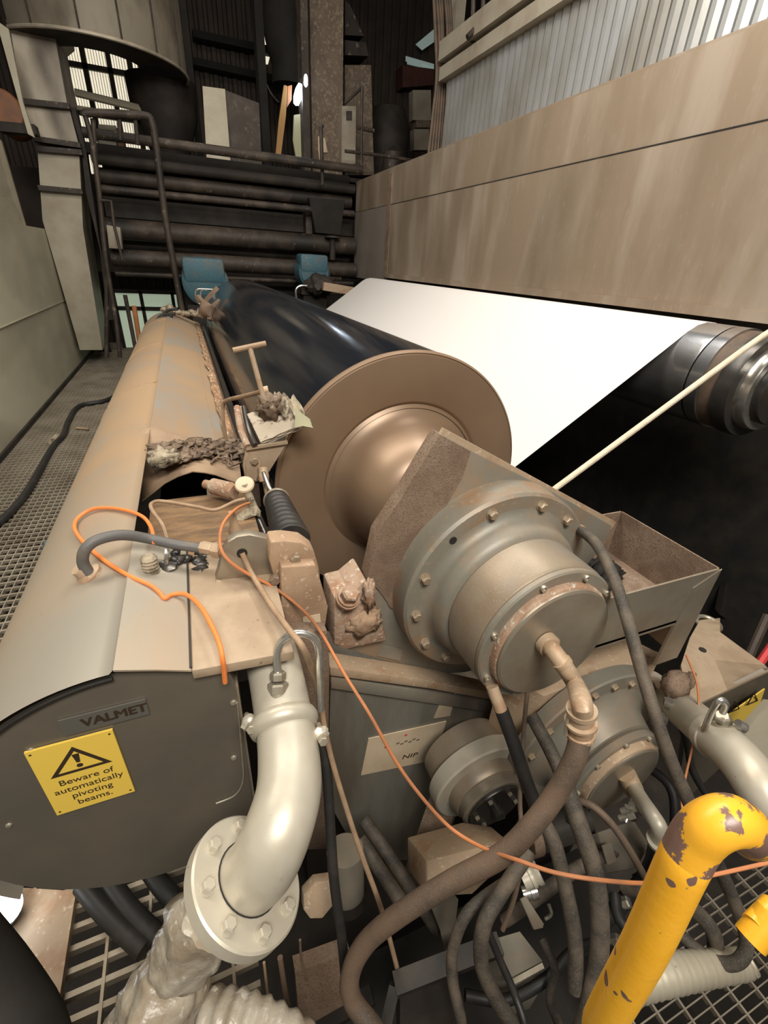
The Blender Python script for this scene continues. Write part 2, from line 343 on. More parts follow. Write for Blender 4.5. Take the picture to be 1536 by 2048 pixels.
def corrug(p0, p1, h, pitch, amp, nrm, m, name):
    p0 = Vector(p0); p1 = Vector(p1); L = (p1 - p0).length; d = (p1 - p0) / L; n = Vector(nrm); pts = []
    k = int(L / pitch)
    for i in range(k):
        for t, a in ((0, 0), (.3, 0), (.42, 1), (.86, 1), (.98, 0)): pts.append(p0 + d * (i + t) * pitch + n * a * amp)
    g = G().grid([pts, [p + Vector((0, 0, h)) for p in pts]])
    return structure(name, g, m, 0)
corrug((-6, 14, -1.5), (8, 14, -1.5), 11, .2, .05, (0, -1, 0), 'wallbg', 'wall_back')
structure('wall_left', G().box(-6.1, -6, -3, 14, -1.5, 9.5), 'wallbg')
structure('wall_right', G().box(7.4, 7.5, -3, 14, -1.5, 9.5), 'wallbg')
structure('ceiling', G().box(-6, 7.5, 1.5, 14, 9.4, 9.5), 'black')

# daylight window in the back wall, behind the left duct
g = G(); a = at(132, 105, 13.85); c = at(292, 235, 13.85)
g = G()
for i in range(26):
    x = a.x + (c.x - a.x) * i / 26; ww = (c.x - a.x) / 26
    g.box(x, x + ww * .74, 13.86, 13.88, 2.9, 5.6)
wd = structure('window_1', g, 'daylight', 0)
for z in (3.5, 4.15, 4.9): build('glazing_bar', G().box(a.x, c.x, 13.7, 13.78, z, z + .09), 'bgdark', wd)
for f_ in (.2, .55, .85): x = a.x + (c.x - a.x) * f_; build('glazing_bar', G().box(x, x + .09, 13.7, 13.78, 2.9, 5.6), 'bgdark', wd)
# narrow slit of daylight high in the wall
a = at(536, 62, 13.8); c = at(548, 118, 13.8)
structure('window_2', G().prism([at(529, 62, 13.8), at(549, 66, 13.8), at(545, 92, 13.8), at(536, 128, 13.8), at(532, 128, 13.8), at(527, 88, 13.8)], (0, .03, 0)), 'daylight', 0)
# roof lights at right of the column
for i, (p, q, r_, s_) in enumerate([((812, 112), (868, 128), (868, 140), (812, 122)), ((832, 88), (868, 58), (868, 84), (845, 100)), ((815, 122), (866, 133), (866, 140), (815, 128))]):
    structure('window_%d' % (i + 4), G().prism([at(*p, 13.6), at(*q, 13.6), at(*r_, 13.6), at(*s_, 13.6)], (0, .03, 0)), 'skylight', 0)
# green lit window low behind the beam
a = at(226, 585, 10.9); c = at(362, 720, 10.9)
wd = structure('window_3', G().box(a.x, c.x + .1, 10.9, 10.94, -.3, a.z), 'greenlight')
for xx in (a.x - .03, a.x + (c.x - a.x) * .44, c.x): build('window_mullion', G().box(xx, xx + .06, 10.82, 10.9, -.3, a.z + .05), 'bgdark', wd)
for zz in (a.z, at(250, 620, 10.9).z): build('window_rail', G().box(a.x, c.x + .1, 10.82, 10.9, zz, zz + .07), 'bgdark', wd)

# ------------------------------------------------------------------ HOOD and cladding on the right
hd = thing('dryer_hood', 'long brown stained sheet metal hood above the white paper web', 'hood', (3.6, 5, 1.58))
X = 3.0
build('upper_panel', G().box(X, X + .05, .6, 9.0, 2.535, 2.96), 'hood', hd)
build('lower_panel', G().box(X - .006, X + .05, .6, 7.35, 1.62, 2.525), 'hood', hd)
build('corner_post', G().box(X - .012, X + .05, 7.36, 7.5, 1.58, 2.9), 'rust', hd)
build('end_panel', G().box(X + .004, X + .05, 7.51, 9.05, 1.52, 2.53), 'hoodend', hd)
build('bottom_rail', G().box(X - .02, X + .06, .6, 7.4, 1.575, 1.635), 'hood', hd)
build('seam_strip', G().box(X - .008, X + .02, .6, 7.36, 2.526, 2.534), 'darksteel', hd)
build('soffit', G().box(X + .05, 4.6, .6, 9.0, 1.60, 1.64), 'hoodend', hd)
build('end_wall', G().box(X + .05, 4.6, 8.98, 9.04, 1.6, 2.9), 'hoodend', hd)
build('roof_sheet', G().box(X + .004, 3.45, .6, 9.04, 2.962, 2.975), 'hood', hd)
g = G(); pts = []
n = 53
for i in range(n):
    y = .9 + i * .110
    for t, a_ in ((0, 0), (.045, .012), (.078, .016), (.083, -.03), (.108, -.03)): pts.append(Vector((3.42 - a_, y + t, 0)))
corr = G().grid([[Vector((p.x, p.y, 2.98)) for p in pts], [Vector((p.x, p.y, 3.8 + .0 * p.y)) for p in pts]], (.01, 0, 0))
cw = thing('corrugated_cladding', 'galvanised corrugated cladding panel above the brown hood', 'cladding', (3.42, 3.8, 2.75))
build('corrugated_sheet', corr, 'corr', cw, 0)
build('top_channel', G().box(3.33, 3.5, .8, 6.8, 3.80, 3.93), 'beam', cw)
g = G().box(3.30, 3.5, .8, 6.8, 3.98, 4.16); tag(build('overhead_beam', g, 'beam'), 'beige steel beam running above the corrugated cladding', 'beam')
# cable bundle and pipes
ORD = ['leftmost of the seven', 'second from the left', 'third from the left', 'middle one of the seven', 'fifth from the left', 'sixth from the left', 'rightmost of the seven']
for i in range(7):
    u0 = 873 + i * 5
    pts = [at(u0 - 6 + random.uniform(-2, 2), -40, 6.9), at(u0 + random.uniform(-3, 3), 60, 6.9), at(u0 + random.uniform(-3, 3), 150, 6.9), at(u0 - 7, 230, 6.9), at(u0 - 17 + i, 320, 6.9)]
    tag(build('cable', G().tube(pts, .022, 8), 'hosebrown', None, 60), 'brown hanging cable beside the corrugated cladding, ' + ORD[i], 'cable', 'vertical cables beside the cladding')
tag(build('steel_post', G().box(at(900, 150, 7.1).x, at(918, 150, 7.1).x, 7.1, 7.3, 2, 6), 'beam'), 'narrow vertical post behind the cable bundle beside corrugated cladding', 'post')
gl = thing('guard_rail', 'grey pipe guard rail on top of the overhead beam', 'railing', (3.9, 6, 4.2))
build('rail', G().tube([at(935, 75, 6.0), at(1000, 5, 6.0), at(1030, -40, 6.0)], .03, 8), 'bgpipe', gl)
for u in (945, 965, 1003): build('post', G().tube([at(u, 85 - (u - 945) * .5, 6.1), at(u + 3, -60, 6.1)], .025, 8), 'bgpipe', gl)

# ------------------------------------------------------------------ PAPER WEB and guide roll
AX = Vector((.78, 0, .90))                                    # main roll axis (x, z)
RC = Vector((.78, 1.60, .92)); RR = .555
T0 = Vector((2.583, 1.86, 1.513)); T1 = Vector((1.10, 1.86, .467))
d = (T1 - T0).normalized(); nrm = Vector((-d.z, 0, d.x))
if nrm.z > 0: nrm = -nrm
gr = .267; GC = T0 + nrm * gr
rows = []
arc = []
for k in range(9):
    a = math.radians(-60 + 60 * k / 8)
    arc.append(GC + Matrix.Rotation(math.radians(0), 3, 'Y') @ (Matrix.Rotation(-a, 3, 'Y') @ (-nrm)) * (gr + .002))
arc = [GC + (Matrix.Rotation(math.radians(ang), 3, 'Y') @ (-nrm)) * (gr + .002) for ang in (75, 60, 45, 30, 15, 0)]
line = arc + [T0.lerp(T1, t / 10) for t in range(1, 11)]
line = [p + Vector((0, 0, .002)) for p in line]
for y in (1.86, 3.2, 4.6, 6.0, 7.35): rows.append([Vector((p.x, y, p.z)) for p in line])
tag(build('paper_web', G().grid(rows, (0, 0, -.002)), 'paper', None, 60), 'wide white paper web running down from the steel guide roll to the black roll', 'paper')
gd = thing('guide_roll', 'polished steel guide roll at the right carrying the white paper web', 'roll', (GC.x, 1.5, GC.z - gr))
go = Vector((GC.x, 0, GC.z))
build('roll_shell', G().lathe(go, (0, 1, 0), [(gr * .995, 1.7), (gr, 1.72), (gr, 7.4), (0, 7.4)], 72), 'steelroll', gd)
build('steel_band', G().lathe(go, (0, 1, 0), [(gr * .9, 1.62), (gr, 1.62), (gr, 1.69), (gr * .97, 1.70)], 72), 'steelroll', gd)
build('dark_groove', G().lathe(go, (0, 1, 0), [(gr * .93, 1.50), (gr * .96, 1.52), (gr * .96, 1.70)], 72), 'hosebrown', gd)
build('end_ring', G().lathe(go, (0, 1, 0), [(gr * .70, 1.46), (gr * .97, 1.46), (gr * .99, 1.48), (gr * .99, 1.54), (gr * .92, 1.55)], 72), 'darksteel', gd)
build('end_ring', G().lathe(go, (0, 1, 0), [(gr * .5, 1.40), (gr * .78, 1.40), (gr * .80, 1.41), (gr * .80, 1.46)], 72), 'chrome', gd)
build('end_ring', G().lathe(go, (0, 1, 0), [(gr * .2, 1.36), (gr * .62, 1.36), (gr * .64, 1.37), (gr * .64, 1.42)], 72), 'darksteel', gd)
build('journal', G().lathe(go, (0, 1, 0), [(0, 1.05), (gr * .33, 1.05), (gr * .35, 1.07), (gr * .35, 1.40)], 48), 'disk', gd)
rp = [Vector((GC.x + .25, 1.45, GC.z + gr - .03)), T0 + Vector((.1, -.41, .09)), T0 + Vector((0, -.41, .012)), T0.lerp(T1, .5) + Vector((0, -.41, .012)), T1 + Vector((0, -.41, .012))]
p0 = at(1545, 660, 1.45); p1 = at(1500, 690, 1.45); p2 = at(1112, 976, 1.45)
tag(build('threading_rope', G().tube([p0, p1, p1.lerp(p2, .5), p2, p2 + (p2 - p1) * .15], .014, 10, 3), 'rope'), 'thin cream threading rope slanting down beside the white paper web', 'rope')

# ------------------------------------------------------------------ BLACK ROLL
rl = thing('press_roll', 'big black rubber covered roll with a dull brown end disc', 'roll', (RC.x, 1.6, RC.z - RR))
o0 = Vector((RC.x, 0, RC.z))
build('roll_cover', G().lathe(o0, (0, 1, 0), [(RR - .006, 1.605), (RR - .004, 1.62), (RR - .003, 7.3), (RR - .02, 7.32), (0, 7.32)], 128), 'rubber', rl)
build('end_disc', G().lathe(o0, (0, 1, 0), [(RR - .01, 1.63), (RR, 1.62), (RR, 1.606), (RR - .008, 1.598), (RR - .012, 1.602), (RR - .016, 1.598), (.365, 1.598), (.358, 1.602), (.35, 1.612), (.335, 1.60)], 128), 'disk', rl)
prof = [(.35, 1.612), (.325, 1.600), (.30, 1.575), (.285, 1.54), (.272, 1.50), (.262, 1.46), (.25, 1.425), (.232, 1.39), (.21, 1.365), (.19, 1.352), (.17, 1.345), (.165, 1.33), (.165, 1.0)]
build('roll_head', G().lathe(o0, (0, 1, 0), prof, 96), 'disk', rl, 60)
build('far_journal', G().lathe(o0, (0, 1, 0), [(.12, 7.3), (.12, 7.8), (0, 7.8)], 32), 'bgdark', rl)

# ------------------------------------------------------------------ PIVOTING BEAM (left)
BC = Vector((-.2, 0, .72)); BR = .372
def bpro(r, a0, a1, n): return [(BC.x + r * math.cos(math.radians(a0 + (a1 - a0) * k / n)), BC.z + r * math.sin(math.radians(a0 + (a1 - a0) * k / n))) for k in range(n + 1)]
arcp = bpro(BR, 215, 92, 40)             # clockwise from below round the left side up to the ridge
RIDGE = (-.205, 1.10)
bm_ = thing('pivoting_beam', 'long half round dusty steel beam cover beside the walkway with grey end plate', 'machine beam', (BC.x, 3.5, BC.z - BR))
ys = [.685, 1.0, 1.35, 1.6, 2.0, 2.8, 3.6, 4.4, 5.2, 6.0, 6.75]
def brow(y, pp): return [Vector((x, y, z)) for x, z in pp]
build('cover_sheet', G().grid([brow(y, [(p[0], p[1]) for p in arcp] + [RIDGE]) for y in ys], None), 'shell', bm_, 50)
bm_.children[0].name = 'cover_sheet'
fr = [(-.205, 1.10), (-.14, 1.078), (-.083, 1.055)]
build('front_top_sheet', G().grid([brow(y, fr) for y in (.685, .9, 1.13)], (0, 0, -.004)), 'shell_grey', bm_)
fr = [(-.205, 1.10), (-.10, 1.062), (.0, 1.018), (.09, .975), (.135, .95)]
build('top_sheet', G().grid([brow(y, fr) for y in (2.02, 2.8, 3.6, 4.4, 5.2, 6.0, 6.75)], (0, 0, -.004)), 'shell_top', bm_)
# torn lifted sheet
edge = [at(u, v, Y) for u, v, Y in ((284, 1001, 1.67), (305, 985, 1.67), (330, 966, 1.66), (355, 951, 1.65), (385, 941, 1.64), (410, 943, 1.63), (432, 950, 1.63), (458, 960, 1.62), (484, 968, 1.62))]
base = [Vector((x, 2.05, (1.104 - .38 * (x + .205)) if x > -.2 else 1.096)) for x in [-.245 + .0475 * k for k in range(9)]]
rows = []
for j in range(9):
    t = j / 8; e_ = t ** 1.5
    rows.append([Vector((a.x + (b.x - a.x) * t, a.y + (b.y - a.y) * t, a.z + (b.z - a.z) * e_ + .007 * noise.noise(Vector((i * .7, j * .6, 2))))) for i, (a, b) in enumerate(zip(base, edge))])
build('torn_cover_flap', G().grid(rows, (0, 0, -.004)), 'dustflap', bm_, 60)
# end plate (set a few centimetres back inside the cover)
ep = [(-.2 + .355 * math.cos(math.radians(a)), .72 + .355 * math.sin(math.radians(a))) for a in range(96, 300, 6)]
ep += [(-.02, .415), (-.014, .47), (-.012, .60), (-.01, .98), (-.018, 1.01), (-.04, 1.028), (-.08, 1.044), (-.19, 1.083)]
build('end_plate', G().prism([Vector((x, .70, z)) for x, z in ep], (0, .02, 0)), 'end_grey', bm_, 30)
rim = [Vector((x, .698, z)) for x, z in ep[-6:-1]]
build('cover_gap_shade', G().tube([Vector((-.2 + .352 * math.cos(math.radians(a)), .694, .72 + .352 * math.sin(math.radians(a)))) for a in range(92, 200, 6)], .004, 6), 'black', bm_)  # black line painting the dark gap between cover edge and end plate
build('side_wall', G().box(-.02, -.005, .72, 6.7, .42, .94), 'shell_grey', bm_)
build('inner_floor', G().box(-.2, .12, 1.08, 1.56, .985, .995), 'stained', bm_, label='brown stained board inside the torn opening')
build('opening_shadow_sheet', G().box(-.2, .12, 1.56, 2.1, .86, .87), 'black', bm_)  # black sheet standing in for the dark void under the torn flap
build('edge_strip', G().grid([[Vector((.135, y, .955)), Vector((.145 + .006 * noise.noise(Vector((0, y * 9, 0))), y, .90 + .015 * noise.noise(Vector((y * 7, 0, 0))))) ] for y in [2.0 + k * .1 for k in range(48)]], (.004, 0, 0)), 'rustlight', bm_)
build('side_skirt', G().box(.12, .135, 2.05, 6.7, .5, .95), 'rust', bm_)
for a in ((18, 1650), (262, 1573), (62, 1500),): build('rivet', G().lathe(at(*a, .7), (0, -1, 0), [(.006, 0), (.005, .003), (0, .004)], 12), 'boltclean', bm_)
for v in (1403, 1513): build('rivet', G().lathe(at(473, v, .7) + Vector((-.006, 0, 0)), (0, -1, 0), [(.007, 0), (.006, .004), (0, .005)], 12), 'boltclean', bm_)
build('edge_trim', G().tube([at(474, 1405, .697), at(478, 1440, .697), at(484, 1510, .697), at(486, 1560, .697), at(470, 1590, .697), at(432, 1607, .697)], .0022, 6), 'boltclean', bm_)
# top mounting plate
tp = [(-.083, .685), (.112, .685), (.122, 1.09), (-.083, 1.09)]
build('mounting_plate', G().prism([Vector((x, y, 1.035 + (-.005 if x < 0 else -.02))) for x, y in tp], (0, 0, .024)), 'plate', bm_, 30, bevel=.003)
# inner ledge sheets of the opening
# sheet seams
build('sheet_seam', G().tube([Vector((-.0835, .69, 1.058)), Vector((-.0835, 1.12, 1.058))], .0025, 6, 0), 'darksteel', bm_)
build('sheet_seam', G().tube([Vector((.04, 2.1, 1.001)), Vector((.04, 4.5, 1.001))], .002, 6, 0), 'dust', bm_)
for y in (2.9, 4.3, 5.9): build('sheet_joint', G().tube([Vector((x, y, z)) for x, z in bpro(BR + .001, 170, 95, 16)] + [Vector((-.205, y, 1.1))], .0025, 6, 1), 'dust', bm_)
# warning sign
sg = [at(52, 1503, .695), at(228, 1453, .695), at(266, 1577, .695), at(110, 1628, .695)]
sx0, sx1, sz0, sz1 = -.381, -.240, .737, .941
sign = build('warning_sign', G().box(sx0, sx1, .694, .6985, sz0, sz1), 'signyellow', bm_, 30, label='yellow warning sign about automatically pivoting beams')
cxm = (sx0 + sx1) / 2
yy = .6935
tri = [(cxm - .052, .852), (cxm + .052, .852), (cxm, .925)]
tin = [(cxm - .038, .859), (cxm + .038, .859), (cxm, .912)]
g = G(); 
for i in range(3):
    a, b_ = tri[i], tri[(i + 1) % 3]; c_, e_ = tin[(i + 1) % 3], tin[i]
    g.prism([Vector((a[0], yy, a[1])), Vector((b_[0], yy, b_[1])), Vector((c_[0], yy, c_[1])), Vector((e_[0], yy, e_[1]))], (0, .0004, 0))
build('warning_triangle', g, 'ink', sign, 0)
g = G().prism([Vector((cxm - .006, yy, .903)), Vector((cxm + .006, yy, .903)), Vector((cxm + .003, yy, .878)), Vector((cxm - .003, yy, .878))], (0, .0004, 0)).lathe(Vector((cxm, yy, .8685)), (0, 1, 0), [(0, 0), (.0055, 0), (.0055, .0004)], 14)
build('exclamation_mark', g, 'ink', sign, 0)
for s_, z in (('Beware of', .830), ('automatically', .8065), ('pivoting', .783), ('beams.', .7595)):
    text('lettering', s_, (cxm + .002, .6938, z), .0225, 'ink', sign, sx=1.0)
for x in (sx0 + .007, sx1 - .007):
    for z in (sz0 + .009, sz1 - .009): build('screw', G().disc(Vector((x, .6945, z)), (0, -1, 0), .0022, .001, 10), 'ink', sign)
npx = [at(135, 1455, .695), at(312, 1403, .695), at(315, 1425, .695)]
npn = build('name_plate', G().box(-.315, -.173, .6955, .6985, .955, .998), 'name', bm_, label='grey name plate reading VALMET')
text('lettering', 'VALMET', (-.228, .695, .977), .030, 'ink', npn, sx=1.0, fat=.0011)

# clutter at the far end of the beam
g = G()
for i in range(12):
    c = D(330 + i * 9, 632 - abs(i - 6) * 2 - random.random() * 8, 5.4); g.blob(c, .05, .05, .035, .5, 3, 2)
tag(build('dirt_heap', g, 'rag', None, 180), 'lumpy grimy pulp heaped over the far end of the beam cover', 'dirt', kind='stuff')
for i, (a, b_) in enumerate([((300, 655), (345, 632)), ((310, 645), (350, 628)), ((322, 638), (356, 618))]):
    tag(build('dark_hose', G().tube([D(*a, 5.2), D((a[0] + b_[0]) / 2 - 6, (a[1] + b_[1]) / 2 - 6, 5.2), D(*b_, 5.2)], .016, 8), 'hoseblack'), 'short dark hose over the far beam end, ' + ['farthest left of the three', 'middle of the three', 'nearest the ridge'][i], 'hose', 'hoses at the far beam end')
br = thing('far_bracket', 'rusty forked bracket sticking up at the far end of the beam', 'bracket', D(415, 625, 5.2))
for a, b_ in [((400, 635), (412, 600)), ((412, 600), (435, 575)), ((418, 618), (440, 600)), ((408, 610), (395, 592)), ((425, 612), (420, 640))]:
    build('arm', G().bar(D(*a, 5.2), D(*b_, 5.2), .05, .04), 'rust', br)
build('base_block', G().blob(D(413, 620, 5.2), .09, .09, .1, .3, 2, 2), 'rust', br)

# ------------------------------------------------------------------ things on top of the beam
# grey hose with elbow socket
hs = thing('arched_hose', 'grey rubber hose arching over the beam cover from a socket', 'hose', atZ(178, 1145, .92))
build('rubber_hose', G().tube([on_beam(178, 1146, .01), on_beam(166, 1125, .04), on_beam(170, 1100, .07), on_beam(195, 1080, .08), on_beam(245, 1070, .07), on_beam(300, 1078, .05), atZ(345, 1088, 1.12), atZ(385, 1094, 1.11), atZ(425, 1100, 1.10)], .0125, 14), 'hosegrey', hs)
p = on_beam(178, 1150, 0); build('socket', G().lathe(p, (-.5, -.1, .86), [(0, -.02), (.026, -.02), (.030, .004), (.020, .012), (.018, .03), (0, .03)], 20), 'tan', hs)
p = atZ(425, 1098, 1.11); dd = (atZ(445, 1102, 1.11) - p).normalized()
build('hose_nut', G().hexa(p - dd * .03, dd, .016, .03).hexa(p + dd * .005, dd, .021, .02).lathe(p + dd * .02, dd, [(.013, 0), (.013, .04), (0, .04)], 16), 'tan', hs)
# thin tan tube
tag(build('thin_tube', G().tube([atZ(334, 1078, 1.06), atZ(325, 1050, 1.09), atZ(303, 1018, 1.11), atZ(306, 1005, 1.11), atZ(330, 1003, 1.10), atZ(395, 1014, 1.09), atZ(430, 1020, 1.09), atZ(470, 1003, 1.09), atZ(490, 998, 1.09)], .0055, 8), 'tube'), 'thin bent cream tube rising over the open part of the beam', 'tube')
# threaded fittings behind
for (u, v, r_, h_, m_, lab) in [(300, 1108, .019, .045, 'rag', 'short ribbed fitting with a dirty cap on the beam beside grey hose'), ]:
    p = on_beam(u + 3, v + 34, 0); g = G()
    pr = [(0, 0)]
    for k in range(5): pr += [(r_, k * h_ / 5), (r_ * .82, (k + .6) * h_ / 5)]
    pr += [(r_ * .5, h_), (0, h_)]
    f_ = build('pipe_fitting', g.lathe(p, (0, 0, 1), pr, 20), m_); tag(f_, lab, 'fitting')
vv = thing('needle_valve', 'small steel valve with a bright lever on the beam', 'valve', on_beam(335, 1140, 0))
build('lever', G().tube([on_beam(333, 1130, .01), on_beam(333, 1115, .03), on_beam(334, 1100, .04)], .006, 8), 'chrome', vv)
build('body', G().blob(on_beam(337, 1132, .005), .025, .02, .015, .5, 4, 2), 'darksteel', vv)
g = G()
for i in range(16): g.blob(on_beam(random.uniform(345, 430), random.uniform(1105, 1140), .004), random.uniform(.01, .02), .015, .012, .6, 3, 2)
tag(build('grease_lumps', g, 'darksteel', None, 180), 'dark greasy lumps and swarf lying on the beam beside the lug plate', 'dirt', kind='stuff')
g = G()
for i in range(30):
    t = i / 29; u = 322 + 158 * t + random.uniform(-6, 6); v = 905 - 18 * t + random.uniform(-12, 16)
    g.blob(on_beam(u, v, .012 + .01 * math.sin(t * 3)), random.uniform(.02, .045), random.uniform(.03, .06), .012, .9, 2.4, 3)
for i in range(14):
    u = random.uniform(330, 470); v = random.uniform(885, 925); a_ = [on_beam(u + k * random.uniform(6, 16), v + random.uniform(-9, 9), .028) for k in range(4)]
    g.tube(a_, .0045, 6, 4)
tag(build('pulp_rag', g, 'ragdark', None, 180), 'dark grimy rag and pulp lump lying on the torn cover sheet', 'rag', kind='stuff')
g = G().blob(on_beam(326, 917, .02), .045, .04, .03, .7, 3, 3); tag(build('rag_ball', g, 'rag', None, 180), 'crumpled pale dirty rag ball at the edge of the torn cover', 'rag')
rows = []
for k in range(80):
    y = 2.06 + k * .058; n1 = noise.noise(Vector((y * 5, 1, 0))); n2 = noise.noise(Vector((y * 11, 5, 0)))
    x0_ = .088 + .022 * n1; rows.append([Vector((x0_, y, 1.103 - .38 * (x0_ + .205) )), Vector((.112 + .01 * n2, y, .986 + .008 * n2)), Vector((.139, y, .964 + .01 * n1))])
build('edge_crust', G().grid(rows), 'crust', bm_, 60, label='flaking orange brown crust along the edge')
tag(build('debris_chip', G().bar(atZ(233, 1056, 1.03), atZ(246, 1050, 1.035), .006, .004), 'black'), 'tiny dark chip lying inside the orange cord loop', 'debris')

# lug plate (clevis) with pivot arm
lg = thing('pivot_lug', 'thick grey lug plate with a round hole on the beam mounting plate', 'bracket', at(520, 1170, .965))
pp = [(431, 1163), (440, 1130), (446, 1105), (456, 1085), (474, 1074), (500, 1070), (545, 1080), (565, 1100), (560, 1130), (556, 1180)]
g = G().prism([at(u, v, .965) for u, v in pp], (0, .03, 0)); build('lug', g, 'cap', lg, 30, bevel=.003)
build('hole', G().disc(at(484, 1106, .9645), (0, -1, 0), .0125, .002, 24), 'black', lg)
build('weld_bead', G().tube([at(431, 1164, .96), at(480, 1172, .96), at(556, 1182, .96)], .007, 8), 'tan', lg)
rg = [(500, 1070), (545, 1080), (590, 1082), (622, 1095), (638, 1130), (640, 1150), (560, 1150), (556, 1110), (545, 1085)]
arm = thing('pivot_block', 'dust covered rusty pivot block right of the lug plate', 'arm', at(600, 1250, 1.0))
build('rounded_head', G().prism([at(u, v, .93) for u, v in [(540, 1085), (570, 1082), (605, 1086), (628, 1102), (638, 1135), (642, 1160), (560, 1165), (545, 1150), (538, 1120)]], (0, .06, 0)), 'dust', arm, 30, bevel=.008)
build('square_block', G().prism([at(u, v, .90) for u, v in [(562, 1135), (632, 1130), (657, 1215), (650, 1262), (578, 1262), (562, 1210)]], (0, .08, 0)), 'dust', arm, 30, bevel=.006)
p = at(590, 1116, .928); build('bolt', G().hexa(p, (0, -1, 0), .013, .012), 'bolt', arm, 30)
p = at(549, 1157, .925); build('bolt', G().hexa(p, (0, -1, 0), .014, .014), 'rust', arm, 30)
build('data_label', G().prism([at(606, 1235, .895), at(640, 1228, .895), at(643, 1255, .895), at(607, 1257, .895)], (0, .002, 0)), 'cream', arm, label='small pale data label')
tag(build('upright_bar', G().prism([at(u, v, .86) for u, v in [(574, 1262), (655, 1262), (660, 1330), (655, 1700), (600, 1700), (598, 1330)]], (0, .08, 0)), 'rust', None, 30, bevel=.005), 'rusty upright bar between silver pipe and nip housing', 'bar')

# air spring / bellows above the lug
bl = thing('rubber_bellows', 'black ribbed rubber bellows behind the lug plate', 'bellows', at(580, 1080, 1.25))
p = at(584, 1084, 1.05); q = at(553, 1000, 1.35); dd = (q - p).normalized(); L_ = (q - p).length
pr = [(0, 0)]
for k in range(9):
    t0 = k / 9 * L_; rr = .050 - .012 * k / 9; pr += [(rr, t0), (rr * 1.06, t0 + .3 * L_ / 9), (rr, t0 + .6 * L_ / 9), (rr * .9, t0 + .85 * L_ / 9)]
pr += [(0, L_)]
build('ribbed_sleeve', G().lathe(p, dd, pr, 32), 'hoseblack', bl)
build('clamp_ring', G().lathe(p + dd * L_ * .97, dd, [(.040, 0), (.043, .004), (.043, .010), (.040, .014), (0, .014)], 32), 'cap', bl)
build('piston_rod', G().tube([p + dd * L_, at(538, 975, 1.42), at(527, 945, 1.48)], .008, 10, 0), 'chrome', bl)

# doctor end bracket with T handle
db = thing('doctor_bracket', 'folded tan steel bracket plate carrying the T handle between beam and roll', 'bracket', at(500, 900, 1.75))
build('side_plate', G().prism([at(u, v, 1.52) for u, v in [(492, 897), (575, 884), (534, 950), (510, 965), (490, 955), (486, 930)]], (0, .012, 0)), 'plate', db, 30)
build('folded_channel', G().grid([[at(470, 812, 1.75), at(484, 812, 1.75)], [at(480, 870, 1.6), at(498, 880, 1.58)], [at(492, 897, 1.52), at(505, 900, 1.52)]], (0, .01, -.01)), 'plate', db, 30)
build('top_lip', G().bar(at(492, 897, 1.515), at(575, 884, 1.515), .012, .010), 'plate', db)
p = at(508, 921, 1.51); build('pivot_tab', G().prism([at(u, v, 1.51) for u, v in [(492, 955), (492, 920), (500, 908), (512, 908), (522, 920), (522, 935), (512, 962)]], (0, .012, 0)), 'plate', db, 30)
build('pivot_bolt', G().hexa(p, (0, -1, 0), .014, .012), 'bolt', db, 30)
build('rod_end', G().lathe(at(526, 935, 1.50), (at(528, 958, 1.48) - at(526, 935, 1.50)), [(0, 0), (.018, 0), (.016, .02), (.018, .025), (.017, .05), (0, .05)], 18), 'tan', db)
g = G().tube([at(474, 815, 1.70), at(482, 860, 1.58), at(496, 893, 1.51)], .012, 10); build('clamped_rod', g, 'rustlight', db)
g = G().tube([at(488, 815, 1.68), at(498, 860, 1.56), at(510, 890, 1.50)], .010, 10); build('clamped_rod', g, 'darksteel', db)
th = thing('t_handle', 'rusty T shaped hand tool standing in the bracket against the black roll', 'handle', at(530, 805, 1.9))
build('cross_bar', G().tube([at(466, 701, 1.62), at(532, 687, 1.62)], .009, 10, 0), 'tube', th)
build('stem', G().tube([at(500, 696, 1.62), at(522, 778, 1.60), at(533, 812, 1.59)], .009, 10, 0), 'tan', th)
rd = thing('bent_guide_rod', 'cream bent rod with end collar reaching over the black roll', 'rod', at(450, 850, 2.1))
build('bent_rod', G().tube([at(452, 878, 2.05), at(446, 840, 2.05), at(446, 810, 2.05), at(456, 800, 2.0), at(490, 792, 1.8), at(528, 782, 1.62)], .0085, 10), 'tube', rd)
build('collar', G().lathe(at(520, 784, 1.62), (1, -.1, .2), [(0, 0), (.016, 0), (.016, .03), (0, .03)], 14), 'tan', rd)
# newspaper and rag draped on the bracket
def quad(tl, tr, br_, bl_, a, b):
    return tl.lerp(tr, a).lerp(bl_.lerp(br_, a), b)
tl, tr_, br2, bl2 = at(494, 828, 1.60), at(598, 806, 1.58), at(600, 850, 1.52), at(521, 884, 1.52)
npo = thing('newspaper', 'dusty folded newspaper lying on the bracket beside the T handle', 'newspaper', bl2)
for k in range(4):
    rows = [[quad(tl, tr_, br2, bl2, i / 10, j / 8) + Vector((.002 * k, .004 * k, -.006 * k + .006 * noise.noise(Vector((i * .5, j * .5, k))))) for i in range(11)] for j in range(9)]
    build('folded_sheet', G().grid(rows, (0, 0, -.0015)), 'newsprint', npo, 40)
rows = []
for j in range(16):
    row = []
    for i in range(14):
        a, b = i / 13, j / 15
        p = quad(at(548, 800, 1.60), at(592, 806, 1.57), at(627, 850, 1.50), at(560, 830, 1.54), a, b)
        row.append(p + Vector((0, .012 * math.sin(a * 16 + b * 2), .02 + .022 * math.sin(a * 16 + b * 3 + 2 * noise.noise(Vector((a * 2, b * 2, 0)))) * (.4 + b * .6))))
    rows.append(row)
tag(build('dirty_cloth', G().grid(rows, (0, 0, -.003)), 'rag', None, 60), 'wrinkled grimy cloth hanging over the newspaper toward the brown disc', 'cloth')
